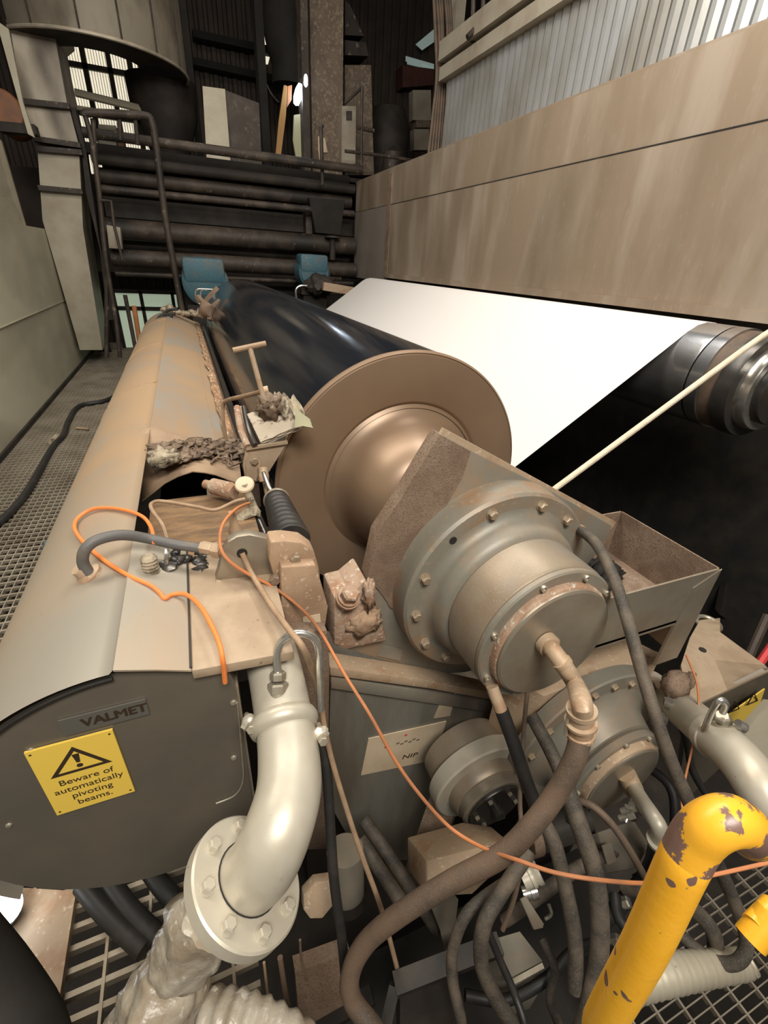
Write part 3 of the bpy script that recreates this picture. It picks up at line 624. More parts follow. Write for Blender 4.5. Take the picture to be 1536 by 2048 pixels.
tag(build('green_cloth_flap', G().grid([[at(592, 818, 1.49), at(606, 828, 1.48), at(620, 838, 1.48)], [at(590, 838, 1.48), at(604, 842, 1.47), at(624, 852, 1.47)], [at(589, 856, 1.47), at(606, 852, 1.465), at(627, 856, 1.46)]], (0, .003, -.003)), 'cyl', None, 60), 'yellow green cloth flap at the tip of the dirty cloth', 'cloth')
g = G().blob(at(540, 812, 1.58), .045, .04, .04, .8, 2.5, 3)
for i in range(10): g.tube([at(525 + random.uniform(0, 30), 800 + random.uniform(0, 20), 1.55) for k in range(3)], .006, 6, 4)
tag(build('rag_knot', g, 'ragdark', None, 180), 'knotted dark rag wound around the foot of the T handle', 'rag')

# shutoff valve (round white knob on dirty stem) behind the lug
vk = thing('hand_valve', 'small valve with a round pale knob standing among dirty fittings', 'valve', at(510, 1025, 1.4))
p = at(489, 969, 1.42); q = at(512, 1025, 1.38)
build('round_knob', G().lathe(p, (-.15, -.55, .8), [(0, -.008), (.03, -.008), (.032, 0), (.028, .005), (0, .006)], 24), 'cream', vk)
build('stem', G().tube([p, q], .013, 12, 0), 'rag', vk)
build('side_body', G().lathe(at(410, 968, 1.55), at(475, 985, 1.45) - at(410, 968, 1.55), [(0, 0), (.016, 0), (.016, .03), (.028, .035), (.030, .11), (.024, .13), (0, .13)], 20), 'rustlight', vk)
build('foot', G().grid([[at(468, 1035, 1.36), at(490, 1018, 1.36), at(515, 1012, 1.36), at(522, 1022, 1.36)], [at(470, 1052, 1.34), at(492, 1038, 1.34), at(512, 1030, 1.34), at(520, 1034, 1.34)]], (0, .01, -.01)), 'rag', vk)
build('outlet', G().lathe(at(514, 1030, 1.38), at(528, 1062, 1.34) - at(514, 1030, 1.38), [(0, 0), (.014, 0), (.014, .05), (.018, .052), (.018, .07), (.010, .07), (.010, .05)], 16), 'darksteel', vk)
p = at(474, 1072, 1.15); tag(build('grease_nipple', G().lathe(p, (-.1, 0, 1), [(0, 0), (.018, 0), (.02, .02), (.012, .04), (.008, .08), (0, .08)], 16), 'dust'), 'small pale grease nipple standing behind the lug plate', 'fitting')
for a, b_, r_, l in [((540, 1010), (527, 955), .006, 'thin upright tube between valve knob and rubber bellows'), ]:
    tag(build('thin_tube', G().tube([at(*a, 1.45), at(532, 985, 1.5), at(*b_, 1.55)], r_, 8), 'tube'), l, 'tube')

# ------------------------------------------------------------------ BEARING HOUSING of the black roll
hx, hz = .78, .90
bh = thing('bearing_housing', 'large round grey green bearing housing with bolted flange in front of the brown disc', 'bearing housing', (hx, .9, .4))
def pl(pts, Y): return [at(u, v, Y) for u, v in pts]
outline = [(880, 868), (945, 903), (1020, 940), (1100, 980), (1225, 1052), (1200, 1100), (1000, 1330), (930, 1345), (860, 1350), (700, 1300), (672, 1292), (740, 1225), (738, 1195), (735, 1158), (757, 1070), (800, 1005), (842, 935)]
build('body_plate', G().prism(pl(outline, .96), (0, .04, 0)), 'green', bh, 30, bevel=.004)
rp_ = [(880, 869), (942, 903), (925, 955), (893, 1010), (865, 1070), (838, 1130), (815, 1190), (798, 1225), (780, 1215), (772, 1200), (760, 1182), (737, 1158), (757, 1070), (800, 1006), (842, 936)]
build('rusty_wear_patch', G().prism(pl([(u - (2.5 if u < 880 and k > 9 else 0), v - (1.5 if k > 9 else 0)) for k, (u, v) in enumerate(rp_)], .955), (0, .048, 0)), 'rust', bh, 30, label='brown speckled rust crust on the plate')
build('top_edge', G().bar(at(880, 866, .975), at(1225, 1050, .975), .012, .03), 'tan', bh)
fo = Vector((hx, 0, hz))
build('flange', G().lathe(fo, (0, 1, 0), [(.2, .875), (.312, .875), (.32, .883), (.32, .94), (.325, .96), (.2, .96)], 96), 'green_rusty', bh, 30)
build('shoulder', G().lathe(fo, (0, 1, 0), [(.19, .80), (.225, .808), (.238, .825), (.243, .85), (.252, .868), (.27, .8745), (.28, .876)], 96), 'green', bh, 50)
build('cylinder', G().lathe(fo, (0, 1, 0), [(.205, .668), (.212, .672), (.216, .68), (.218, .80), (.212, .81), (.2, .83)], 96), 'bronze', bh, 30)
build('cover_ring', G().lathe(fo, (0, 1, 0), [(.165, .652), (.208, .652), (.213, .656), (.213, .668), (.208, .672), (.2, .672)], 96), 'green', bh, 30)
build('rusty_band', G().lathe(fo, (0, 1, 0), [(.168, .628), (.178, .634), (.181, .640), (.181, .653)], 96), 'rustlight', bh, 30)
cp = build('end_cap', G().lathe(fo, (0, 1, 0), [(0, .622), (.168, .622), (.174, .626), (.174, .64)], 96), 'cap', bh, 30)
bolts(bh, (hx, .875, hz), (0, -1, 0), .285, [73, 47, 107, 160, 186, 212, 236, 260], .0135, .016)
bolts(bh, (hx, .875, hz), (0, -1, 0), .285, [], .0135, .016)
build('bolt_hole', G().disc(Vector((hx - .285 * math.cos(math.radians(47)), .874, hz + .285 * math.sin(math.radians(47)))), (0, -1, 0), .011, .0015, 20), 'black', bh)
for a in (35, 70, 110, 160, 205, 250, 330): 
    p = Vector((hx + .196 * math.cos(math.radians(a)), .652, hz + .196 * math.sin(math.radians(a))))
    build('socket_screw', G().lathe(p, (0, -1, 0), [(0, 0), (.009, 0), (.009, .009), (.005, .009), (.005, .005), (0, .005)], 16), 'boltclean', bh, 30)
build('part_tag', G().prism([at(768, 1293, .955), at(806, 1300, .955), at(800, 1322, .955), at(755, 1312, .955)], (0, .006, 0)), 'green', bh, label='small rectangular tag plate')
# deposits and big bolt on the shoulder left of the flange
lb = thing('shoulder_block', 'rust and white crusted casting shoulder with a large bolt beside the roll', 'casting', at(720, 1290, 1.0))
build('block', G().prism(pl([(668, 1196), (700, 1188), (733, 1160), (742, 1185), (760, 1230), (775, 1282), (690, 1300), (668, 1290)], .93), (0, .12, 0)), 'rustlight', lb, 30, bevel=.008)
build('rust_patch', G().blob(at(730, 1245, .925), .05, .018, .045, .5, 3, 3), 'dust', lb, 180)
build('white_crust', G().blob(at(737, 1190, .925), .018, .02, .05, .8, 4, 3), 'rustlight', lb, 180)
p = at(694, 1198, .93); build('hex_bolt', G().disc(p, (.1, -.5, .85), .034, .01, 24).disc(p + Vector((.001, -.006, .01)), (.1, -.5, .85), .03, .008, 24).hexa(p + Vector((.002, -.01, .018)), (.1, -.5, .85), .026, .028), 'rustlight', lb, 30)
# ------------------------------------------------------------------ elbow + clamp on the cap
ez = Vector((hx + .03, .62, hz))
el = thing('cap_elbow', 'tan elbow pipe leaving the centre of the large bearing cap', 'pipe elbow', D(1165, 1480, .95))
pc = at(1090, 1283, .62)
build('collar', G().lathe(pc, (0, -1, 0), [(0, 0), (.03, 0), (.03, .02), (.022, .025), (0, .025)], 32), 'tan', el)
build('bend', G().tube([pc, at(1105, 1300, .585), at(1130, 1335, .545), at(1150, 1368, .525), D(1162, 1400, .93), D(1165, 1430, .94)], .0215, 20), 'tan', el)
build('weld_ring', G().tube([at(1122, 1322, .555), at(1128, 1330, .548)], .0235, 20, 0), 'tan', el)
p = D(1163, 1425, .94); q = D(1160, 1475, .97); dd = (q - p).normalized()
build('hose_coupling', G().lathe(p, dd, [(.02, -.01), (.031, -.01), (.031, .0), (.026, .004), (.026, .022), (.033, .025), (.033, .032), (.027, .036), (.027, .055), (.03, .057), (.03, .066), (.02, .066)], 28), 'tan', el)
build('clamp_lever', G().tube([D(1140, 1418, .94), D(1134, 1445, .95), D(1132, 1470, .96)], .0045, 8), 'boltclean', el)
# ------------------------------------------------------------------ nip column
nc = thing('nip_column', 'grey upright housing column with cream NIP label and stained ledge', 'column', (.5, 1.0, -1.2))
top = pl([(664, 1318), (860, 1348), (1010, 1382)], .90)
cy = .88
pts = [at(662, 1330, cy), at(1010, 1400, cy), at(1035, 1480, cy), at(985, 1530, cy), at(900, 1620, cy), at(850, 1720, cy), at(770, 1720, cy), at(700, 1680, cy), at(655, 1600, cy)]
build('front_plate', G().prism([Vector((p.x, p.y + .04, p.z)) for p in [at(u, v, .92) - Vector((0, .04, 0)) for u, v in [(662, 1345), (1010, 1412), (1035, 1480), (985, 1530), (900, 1620), (850, 1720), (770, 1720), (700, 1680), (655, 1600)]]], (0, .2, 0)), 'column_paint', nc, 30)
build('top_ledge', G().prism([at(u, v, .895) for u, v in [(660, 1334), (860, 1362), (1015, 1392), (1015, 1406), (860, 1378), (660, 1352)]], (0, .065, 0)), 'tan', nc, 30, bevel=.004)
build('ledge_lip', G().prism([at(u, v, .905) for u, v in [(662, 1354), (1013, 1408), (1010, 1430), (662, 1378)]], (0, .03, 0)), 'green', nc, 30, bevel=.004)
build('fragment_label', G().prism([at(883, 1402, .915), at(913, 1387, .915), at(900, 1432, .915), at(868, 1437, .915)], (0, .004, 0)), 'cream', nc, label='torn pale label fragment')
nl = build('nip_label', G().prism([at(737, 1478, .915), at(893, 1443, .915), at(868, 1520, .915), at(722, 1551, .915)], (0, .004, 0)), 'cream', nc, label='cream label reading NIP')
xd = at(868, 1508, .9135) - at(740, 1535, .9135)
text('lettering', 'NIP', at(820, 1512, .9135), .034, 'ink', nl, xdir=xd, sx=1.3)
build('red_dot', G().disc(at(812, 1470, .9135), (0, -1, 0), .005, .001, 12), 'red', nl)
build('red_dot', G().disc(at(771, 1494, .9135), (0, -1, 0), .005, .001, 12), 'red', nl)
for k in range(6): build('faded_mark', G().box(*(lambda c: (c.x - .006, c.x + .006, .9125, .914, c.z - .004, c.z + .003))(at(796 + k * 8, 1486 - k * 2 + (k % 2) * 3, .9135))), 'cap', nl)
# hub below the column
hb = thing('lower_hub', 'round stepped steel hub with banded rings below the NIP column', 'hub', (.68, .7, .1))
ho = D(1002, 1612, 1.5)
ho2 = Vector((ho.x - .02, 0, ho.z)); 
hy = ho.y
build('outer_band', G().lathe(ho2, (0, 1, 0), [(.12, hy + .085), (.170, hy + .085), (.176, hy + .091), (.176, hy + .14), (.155, hy + .145)], 72), 'silver', hb, 30)
build('brown_step', G().lathe(ho2, (0, 1, 0), [(.10, hy + .04), (.122, hy + .045), (.13, hy + .06), (.13, hy + .12)], 72), 'bronze', hb, 30)
build('inner_ring', G().lathe(ho2, (0, 1, 0), [(.08, hy + .01), (.108, hy + .01), (.115, hy + .016), (.115, hy + .05)], 72), 'cap', hb, 30)
build('rear_sleeve', G().lathe(ho2, (0, 1, 0), [(.148, hy + .14), (.15, hy + .15), (.15, hy + .23)], 48), 'bronze', hb, 30)
build('shaft_end', G().lathe(ho2, (0, 1, 0), [(0, hy - .03), (.02, hy - .03), (.022, hy), (.098, hy), (.10, hy + .004), (.10, hy + .03)], 48), 'darksteel', hb, 30)
bolts(hb, (ho2.x, hy, ho2.z), (0, -1, 0), .075, [60, 120, 180, 240, 300, 0], .008, .01, 'boltclean', False)
# ------------------------------------------------------------------ second (lower right) bearing
b2 = thing('lower_bearing_housing', 'smaller grey green bearing housing at lower right under the open steel tray', 'bearing housing', (1.12, .65, 0))
fo = Vector((1.12, 0, .315))
build('flange', G().lathe(fo, (0, 1, 0), [(.15, .64), (.30, .64), (.305, .646), (.305, .69), (.15, .69)], 72), 'green', b2, 30)
build('cone', G().lathe(fo, (0, 1, 0), [(.16, .545), (.178, .55), (.185, .57), (.20, .61), (.225, .635), (.25, .641)], 72), 'green', b2, 50)
build('cover_ring', G().lathe(fo, (0, 1, 0), [(.12, .515), (.172, .515), (.178, .52), (.178, .535), (.17, .545), (.15, .548)], 72), 'green', b2, 30)
build('rim_band', G().lathe(fo, (0, 1, 0), [(.14, .488), (.150, .492), (.152, .50), (.152, .516)], 72), 'tan', b2, 30)
build('end_cap', G().lathe(fo, (0, 1, 0), [(0, .484), (.14, .484), (.145, .487), (.145, .5)], 72), 'cap', b2, 30)
bolts(b2, (1.12, .64, .315), (0, -1, 0), .27, [70, 88, 105, 125, 145, 170, 195], .011, .012)
for a in (20, 60, 100, 140, 185, 225):
    p = Vector((fo.x + .163 * math.cos(math.radians(a)), .515, fo.z + .163 * math.sin(math.radians(a))))
    build('socket_screw', G().lathe(p, (0, -1, 0), [(0, 0), (.008, 0), (.008, .008), (.0045, .008), (.0045, .004), (0, .004)], 14), 'boltclean', b2, 30)
e2 = thing('lower_cap_elbow', 'silver elbow pipe leaving the smaller bearing cap', 'pipe elbow', D(1318, 1680, 1.2))
build('collar', G().tube([at(1252, 1548, .485), D(1268, 1580, 1.45)], .030, 24, 0), 'tan', e2)
build('bend', G().tube([D(1262, 1565, 1.46), D(1283, 1600, 1.36), D(1302, 1628, 1.28), D(1318, 1655, 1.25), D(1318, 1680, 1.27)], .0225, 20), 'silver', e2)
build('end_lip', G().lathe(D(1318, 1680, 1.27), D(1310, 1700, 1.32) - D(1318, 1680, 1.27), [(.02, -.008), (.032, -.008), (.034, 0), (.032, .008), (.0, .008)], 24), 'silver', e2)
tag(build('elbow_hose', G().tube([D(1316, 1686, 1.29), D(1300, 1740, 1.4), D(1260, 1790, 1.45), D(1200, 1850, 1.4)], .024, 12), 'hoseblack'), 'black hose hanging below the silver elbow of the smaller bearing', 'hose')
tag(build('support_block', G().prism([atZ(1088, 1392, .56), atZ(1200, 1352, .56), atZ(1325, 1308, .56), atZ(1238, 1265, .56), atZ(1000, 1345, .56)], (0, 0, -.5)), 'tan', None, 30, bevel=.006), 'tan topped support block between the tray and smaller bearing', 'block')
tag(build('support_pedestal', G().box(1.05, 1.5, .72, 1.38, -1.4, .05), 'bgdark'), 'dark machine frame under the tan topped support block', 'frame')

# ------------------------------------------------------------------ open tray
tr = thing('drip_tray', 'open rectangular steel tray with rusty inside right of the bearing housing', 'tray', (1.2, .85, .95))
zt = .98; zb = .80; x0, x1, y0, y1 = .955, 1.432, .655, 1.045
t_ = .006
build('back_wall', G().box(x0, x1, y1 - t_, y1, zb, zt), 'rust', tr)
build('right_wall', G().box(x1 - t_, x1, y0, y1, zb, zt), 'rust', tr)
build('front_wall', G().box(x0, x1, y0, y0 + t_, zb - .02, zt), 'cap', tr)
build('left_wall', G().box(x0, x0 + t_, y0, y1, zb, zt), 'rust', tr)
build('bottom', G().box(x0, x1, y0, y1, zb - .01, zb), 'rust', tr)
build('leg_plate', G().prism([(x1 - .10, y0 - .002, zt - .05), (x1, y0 - .002, zt), (x1, y0 - .002, .60), (x1 - .11, y0 - .002, .60)], (0, .008, 0)), 'cap', tr)
build('leg_side', G().box(x1 + .0006, x1 + .004, y0, y0 + .12, .6, zt - .02), 'cap', tr)
g = G()
for i in range(14): g.blob((random.uniform(1.2, 1.34), random.uniform(.86, 1.0), zb + .01), random.uniform(.015, .04), random.uniform(.015, .04), random.uniform(.01, .04), .9, 3, 2)
tag(build('sludge_clump', g, 'black', None, 180), 'black crumbly sludge clump inside the open steel tray', 'sludge', kind='stuff')

# ------------------------------------------------------------------ second beam at the right
sb = thing('second_beam', 'short dusty steel beam cover with yellow sign at the right edge', 'machine beam', (1.9, 1.2, .3))
zz0, zz1 = .42, .60
a_, b2_, c_, d_ = at(1378, 1415, .55), at(1536, 1340, .50), atZ(1540, 1338, .58), atZ(1432, 1262, .62)
build('top_sheet', G().grid([[at(1378, 1416, .55), at(1455, 1380, .53), at(1540, 1341, .51)], [at(1362, 1330, .66), at(1430, 1320, .68), at(1530, 1330, .60)], [at(1380, 1275, .80), at(1415, 1266, .82), at(1440, 1264, .80)], [at(1400, 1240, .95), at(1420, 1238, .95), at(1440, 1236, .95)]], (0, 0, -.01)), 'plate', sb, 30)
build('end_plate', G().prism([at(1380, 1420, .56), at(1536, 1345, .52), at(1600, 1340, .52), at(1600, 1500, .52), at(1500, 1480, .54), at(1452, 1520, .56), at(1350, 1620, .58)], (0, .02, 0)), 'end_grey', sb, 30)
s2 = build('warning_sign', G().prism([at(1440, 1442, .515), at(1530, 1378, .505), at(1512, 1432, .505), at(1475, 1448, .51), at(1462, 1440, .51)], (0, .004, 0)), 'signyellow', sb, 30, label='yellow warning sign, partly hidden')
for (u, v) in ((1466, 1418), (1503, 1402)):
    c = at(u, v, .503); g = G()
    for q in (0, 1, 2):
        pA = [at(u - 9, v + 8, .503), at(u + 12, v - 1, .503), at(u + 5, v - 16, .503)]
        g.bar(pA[q], pA[(q + 1) % 3], .003, .003)
    build('warning_triangle', g, 'ink', s2)
build('plate_hole', G().disc(atZ(1405, 1300, .645), (0, 0, 1), .012, .002, 20), 'black', sb)
er = thing('lifting_ring', 'grey lifting eye lying behind the tray leg', 'ring', at(1415, 1255, .95))
c = at(1415, 1250, .93); build('eye', G().tube([c + Vector((.05 * math.cos(a), .05 * math.sin(a), .01)) for a in [k * math.pi / 6 for k in range(13)]], .011, 10), 'cap', er)
# checker plate strip right side
tag(build('checker_plate', G().prism([D(1545, 1400, 1.45), D(1500, 1450, 1.45), D(1470, 1510, 1.45), D(1560, 1600, 1.45)], (0, .02, -.02)), 'ductlight', None, 30), 'pale checker plate at the right edge beside the silver pipe', 'plate')
# rusty valve block near tray leg
vb = thing('rusty_valve', 'dark rusty valve block below the tray leg with steel hose fitting', 'valve', D(1350, 1380, 1.5))
build('body', G().blob(D(1352, 1370, 1.5), .05, .04, .05, .3, 3, 3), 'rust', vb, 180)
p = D(1340, 1400, 1.48); q = D(1332, 1430, 1.5); build('fitting_nut', G().hexa(p, q - p, .018, .03), 'chrome', vb); build('fitting_tail', G().lathe(q, q - p, [(0, 0), (.013, 0), (.013, .03), (0, .03)], 16), 'chrome', vb)
build('handle', G().tube([D(1385, 1345, 1.5), D(1378, 1372, 1.5), D(1352, 1350, 1.5)], .012, 10), 'rust', vb)

# ------------------------------------------------------------------ silver pipe, flange, wrap (foreground left)
fc = Vector((-.031, .431, .785)); fa = Vector((.61, -.031, .792)).normalized()
sp = thing('silver_elbow_pipe', 'large dull silver elbow pipe with round bolted flange in front of the beam', 'pipe', (0, .45, .6))
build('upper_pipe', G().tube([D(536, 1290, 1.04), D(552, 1350, 1.0), D(566, 1425, .95)], .0585, 40, 3), 'silver', sp)
build('elbow', G().tube([D(566, 1425, .95), D(577, 1500, .90), D(578, 1580, .845), D(556, 1660, .80), fc + fa * .045, fc - fa * .002], .058, 40, 8, rfun=lambda t: .0585 + .002 * math.sin(t * 3)), 'silver', sp, 60)
build('flange', G().lathe(fc, -fa, [(.05, 0), (.105, 0), (.1085, .003), (.1085, .026), (.105, .029), (.05, .029)], 72), 'silver', sp, 30)
build('weld_groove', G().tube([fc + fa * .001 + (fa.orthogonal().normalized() * math.cos(a) + fa.cross(fa.orthogonal().normalized()) * math.sin(a)) * .0605 for a in [k * math.pi / 16 for k in range(33)]], .0012, 6, 1), 'black', sp)
bolts(sp, fc, fa, .085, [15 + 45 * k for k in range(8)], .0115, .012, 'silver', True)
cl = thing('pipe_clamp', 'cast silver clamp ring with ears around the silver elbow pipe', 'clamp', D(560, 1440, .93))
pa = D(566, 1432, .945); pb = D(570, 1462, .925); dd = (pb - pa).normalized()
build('ring', G().lathe(pa, dd, [(.058, -.004), (.066, 0), (.071, .010), (.071, .02), (.066, .030), (.058, .034)], 48), 'silver', cl, 50)
for u, v, s_ in ((500, 1445, -1), (640, 1468, 1)):
    c = D(u, v, .92); build('ear', G().blob(c, .018, .015, .018, .2, 2, 3), 'silver', cl)
    build('clamp_bolt', G().tube([c + Vector((0, -.02, .012)), c + Vector((.004 * s_, .03, -.012))], .006, 10, 0).hexa(c + Vector((0, -.022, .012)), (0, -1, .4), .010, .01), 'boltclean', cl)
ut = thing('bypass_tube', 'bright U shaped steel tube with hex fittings on top of the silver pipe', 'tube', D(555, 1400, .97))
build('u_bend', G().tube([D(556, 1345, .93), D(553, 1315, .925), D(562, 1285, .92), D(590, 1267, .92), D(622, 1272, .93), D(637, 1295, .94), D(640, 1340, .96), D(641, 1420, .99)], .0085, 14), 'chrome', ut)
p = D(556, 1372, .93); q = D(556, 1340, .93); dd = (q - p).normalized()
build('hex_fitting', G().hexa(p - dd * .01, dd, .0215, .018), 'boltclean', ut, 20)
build('hex_fitting', G().hexa(p + dd * .014, dd, .0165, .016), 'boltclean', ut, 20)
build('stub', G().lathe(p - dd * .04, dd, [(.018, -.01), (.018, .03), (0, .03)], 20), 'boltclean', ut)
wp = thing('wrapped_pipe', 'lower pipe wrapped in crumpled dusty plastic below the bolted flange', 'pipe', D(300, 2030, .9))
build('plastic_wrap', G().tube([fc - fa * .10 + Vector((-.01, 0, 0)), D(370, 1900, .92), D(335, 1975, .92), D(290, 2060, .92), D(265, 2150, .98), D(265, 2150, .98) + Vector((0, 0, -.5))], .062, 48, 10, wob=.022, rfun=lambda t: .058 + .034 * t), 'wrap', wp, 60)
build('pipe_neck', G().tube([fc - fa * .03, fc - fa * .09, D(392, 1875, .93)], .048, 32), 'silver', wp)
for k in range(3): build('flange_stud', G().hexa(fc - fa * .03 + (fa.orthogonal().normalized() * math.cos(k * .8 + 2) + fa.cross(fa.orthogonal().normalized()) * math.sin(k * .8 + 2)) * .085, -fa, .010, .016), 'silver', sp)
rb = thing('ribbed_hose', 'ribbed grey duct hose at the bottom edge beside the wrapped pipe', 'hose', D(470, 2050, .95))
pts = [D(400, 2010, .98), D(470, 2025, .97), D(560, 2060, .97)]
build('corrugated_tube', G().tube([D(380, 2040, 1.0), D(450, 2040, .98), D(520, 2060, .97), D(600, 2110, .97), D(640, 2180, 1.0), D(650, 2230, 1.05) + Vector((0, 0, -.5))], .05, 32, 14, rfun=lambda t: .052 + .004 * math.sin(t * 100)), 'wrap', rb, 60)

# ------------------------------------------------------------------ yellow handrail (foreground right)
yr = thing('yellow_handrail', 'chipped yellow painted handrail post bending over at lower right', 'handrail', D(1200, 2080, .5))
ypts = [D(1165, 2140, .66) + Vector((0, -.02, -1.6)), D(1165, 2140, .66), D(1203, 2050, .58), D(1286, 1899, .50), D(1355, 1750, .455), D(1374, 1712, .448)]
build('post', G().tube(ypts, .0225, 40, 8), 'yellow', yr, 60)
build('bend', G().tube([ypts[-1], D(1395, 1676, .44), D(1425, 1650, .43), D(1462, 1640, .43), D(1490, 1655, .445), D(1500, 1670, .47)], .0225, 40, 8), 'yellowchip', yr, 60)
tag(build('yellow_rail_stub', G().tube([D(1500, 1880, .9), D(1545, 1830, .9)], .028, 20, 0).tube([D(1505, 1850, .9), D(1545, 1810, .92)], .02, 12, 0), 'yellow'), 'yellow pipe stub at the right edge below the handrail', 'rail')
gs = thing('spiral_duct', 'grey spiral wrapped hose running sideways behind the yellow handrail', 'hose', D(1380, 1950, 1.1))
build('spiral_tube', G().tube([D(1240, 1965, 1.1), D(1320, 1950, 1.1), D(1400, 1938, 1.12), D(1480, 1928, 1.15), D(1500, 1922, 1.15)], .04, 24, 16, rfun=lambda t: .046 - .018 * t + .0015 * math.sin(t * 160)), 'ductlight', gs, 60)

# ------------------------------------------------------------------ hoses
hose('main_hose', [(1160, 1478, .96), (1148, 1520, .96), (1110, 1590, .97), (1060, 1655, .97), (1000, 1712, .98), (900, 1765, 1.0), (800, 1828, 1.02), (735, 1882, 1.05), (703, 1940, 1.06), (705, 2000, 1.06), (760, 2080, 1.06)], 55, 'hosebrown', 'thick dusty hose sweeping from the large cap elbow down to lower left')
h = thing('tray_hose', 'long grey brown hose curving past the open tray from a brass fitting', 'hose', D(1400, 1900, 1.1))
build('rubber_hose', G().tube([D(1150, 1055, 1.42), D(1190, 1085, 1.33), D(1225, 1150, 1.22), D(1252, 1230, 1.13), D(1280, 1330, 1.08), D(1310, 1430, 1.05), D(1345, 1530, 1.05), D(1385, 1620, 1.06), D(1438, 1735, 1.08), D(1475, 1820, 1.1), D(1493, 1885, 1.1), D(1478, 1922, 1.1), D(1440, 1926, 1.12), D(1395, 1900, 1.15), D(1340, 1850, 1.2), D(1290, 1800, 1.3)], .0155, 14), 'hose', h)
p = D(1135, 1047, 1.44); dd = (D(1165, 1062, 1.40) - p).normalized(); build('hex_fitting', G().hexa(p - dd * .03, dd, .022, .03).lathe(p, dd, [(.014, 0), (.016, .05), (.018, .055), (0, .055)], 16), 'tan', h, 30)
hose('hydraulic_hose', [(1128, 1560, 1.15), (1155, 1640, 1.12), (1188, 1740, 1.1), (1200, 1850, 1.1), (1192, 1950, 1.1), (1160, 2070, 1.1)], 50, 'hose', 'thick dusty hydraulic hose hanging left of the yellow handrail')
hose('hydraulic_hose', [(1085, 1640, 1.15), (1110, 1690, 1.13), (1132, 1780, 1.12), (1150, 1880, 1.12), (1150, 1980, 1.12)], 40, 'hose', 'dusty hydraulic hose hanging parallel inside the thick one left of the handrail')
hose('hydraulic_hose', [(1062, 1430, 1.3), (1100, 1500, 1.25), (1130, 1570, 1.2), (1145, 1640, 1.2)], 34, 'hose', 'grey hose passing behind the large cap elbow between both bearings')
hose('hydraulic_hose', [(1150, 1600, 1.25), (1185, 1612, 1.22), (1225, 1650, 1.2), (1262, 1705, 1.2), (1295, 1765, 1.25)], 19, 'hosebrown', 'thin brown hose curving under the smaller bearing cap')
h = thing('ferruled_hose', 'black hose with a long steel ferrule hanging below the large cap', 'hose', D(1065, 1590, 1.2))
build('rubber_hose', G().tube([D(1003, 1420, 1.2), D(1025, 1480, 1.2), D(1050, 1555, 1.2), D(1075, 1620, 1.2)], .0185, 14), 'hoseblack', h)
build('ferrule', G().tube([D(984, 1372, 1.2), D(988, 1385, 1.2), D(1004, 1425, 1.2)], .0165, 16, 0), 'tan', h)
tag(build('cable_conduit', G().tube([D(1056, 1375, 1.25), D(1050, 1430, 1.25), D(1045, 1500, 1.25), D(1040, 1600, 1.2), D(1045, 1700, 1.15), D(1030, 1790, 1.15), D(1005, 1860, 1.15)], .0062, 10), 'hosebrown'), 'thin brown cable hanging behind the black ferruled hose', 'cable')
hose('looped_hose', [(1250, 1775, 1.25), (1290, 1782, 1.2), (1345, 1795, 1.15), (1400, 1830, 1.15), (1428, 1870, 1.15), (1430, 1905, 1.18)], 42, 'hose', 'thick looped hose behind the yellow handrail')
hose('looped_hose', [(1230, 1790, 1.3), (1240, 1840, 1.25), (1290, 1900, 1.2), (1230, 1960, 1.2)], 34, 'hoseblack', 'black hose loop partly hidden by the yellow handrail')
hose('bottom_hose', [(1060, 1700, 1.15), (1000, 1790, 1.12), (968, 1850, 1.1), (962, 1920, 1.1), (985, 1985, 1.1), (1030, 2070, 1.1)], 42, 'hose', 'thick dusty hose curving down at the bottom middle')
hose('bottom_hose', [(1020, 1760, 1.2), (940, 1820, 1.15), (908, 1890, 1.15), (905, 1960, 1.15), (925, 2070, 1.15)], 32, 'hose', 'thinner dusty hose left of the thick bottom middle hose')
hose('bottom_hose', [(975, 1860, 1.2), (1000, 1920, 1.2), (1030, 1990, 1.18), (1050, 2070, 1.15)], 22, 'hoseblack', 'narrow black hose leaning right at the bottom middle')
hose('upright_hose', [(635, 1450, 1.1), (652, 1530, 1.1), (660, 1640, 1.1), (668, 1760, 1.1), (684, 1880, 1.12), (692, 1970, 1.15)], 25, 'hoseblack', 'black upright hose just right of the silver elbow pipe')
tag(build('tan_tube', G().tube([at(484, 1106, .962), at(505, 1150, .93), atZ(545, 1215, 1.075), atZ(580, 1262, 1.085), atZ(606, 1296, 1.08)] + [D(*p) for p in [(626, 1345, 1.0), (640, 1400, 1.05), (652, 1470, 1.08), (675, 1560, 1.1), (720, 1700, 1.15), (760, 1810, 1.2), (785, 1900, 1.25), (800, 1960, 1.3)]], .0068, 12), 'tube', None, 60), 'thin tan tube from the lug hole down past the silver pipe', 'tube')
hose('leaning_hose', [(720, 1680, 1.5), (760, 1740, 1.45), (800, 1800, 1.4)], 36, 'hose', 'dusty hose stub leaning under the NIP column')
tag(build('loose_orange_cord', G().tube([at(*p) for p in [(498, 1006, 1.22), (472, 1018, 1.14), (446, 1048, 1.06), (440, 1088, .98), (456, 1120, .945), (500, 1150, .93), (545, 1173, .915), (600, 1215, .875), (640, 1262, .84)]] + [D(*p) for p in [(690, 1350, 1.09), (740, 1430, 1.04), (790, 1520, 1.05), (840, 1590, 1.05), (900, 1655, 1.05), (965, 1695, 1.0), (1040, 1722, .93), (1110, 1745, .92), (1200, 1760, .92), (1300, 1766, 1.0), (1400, 1755, 1.0), (1560, 1720, 1.0)]], .0042, 8), 'orangedirty'), 'long dirty orange cord crossing the whole machine from valve to right edge', 'cord')  # plain orange cord, not known to carry any signal
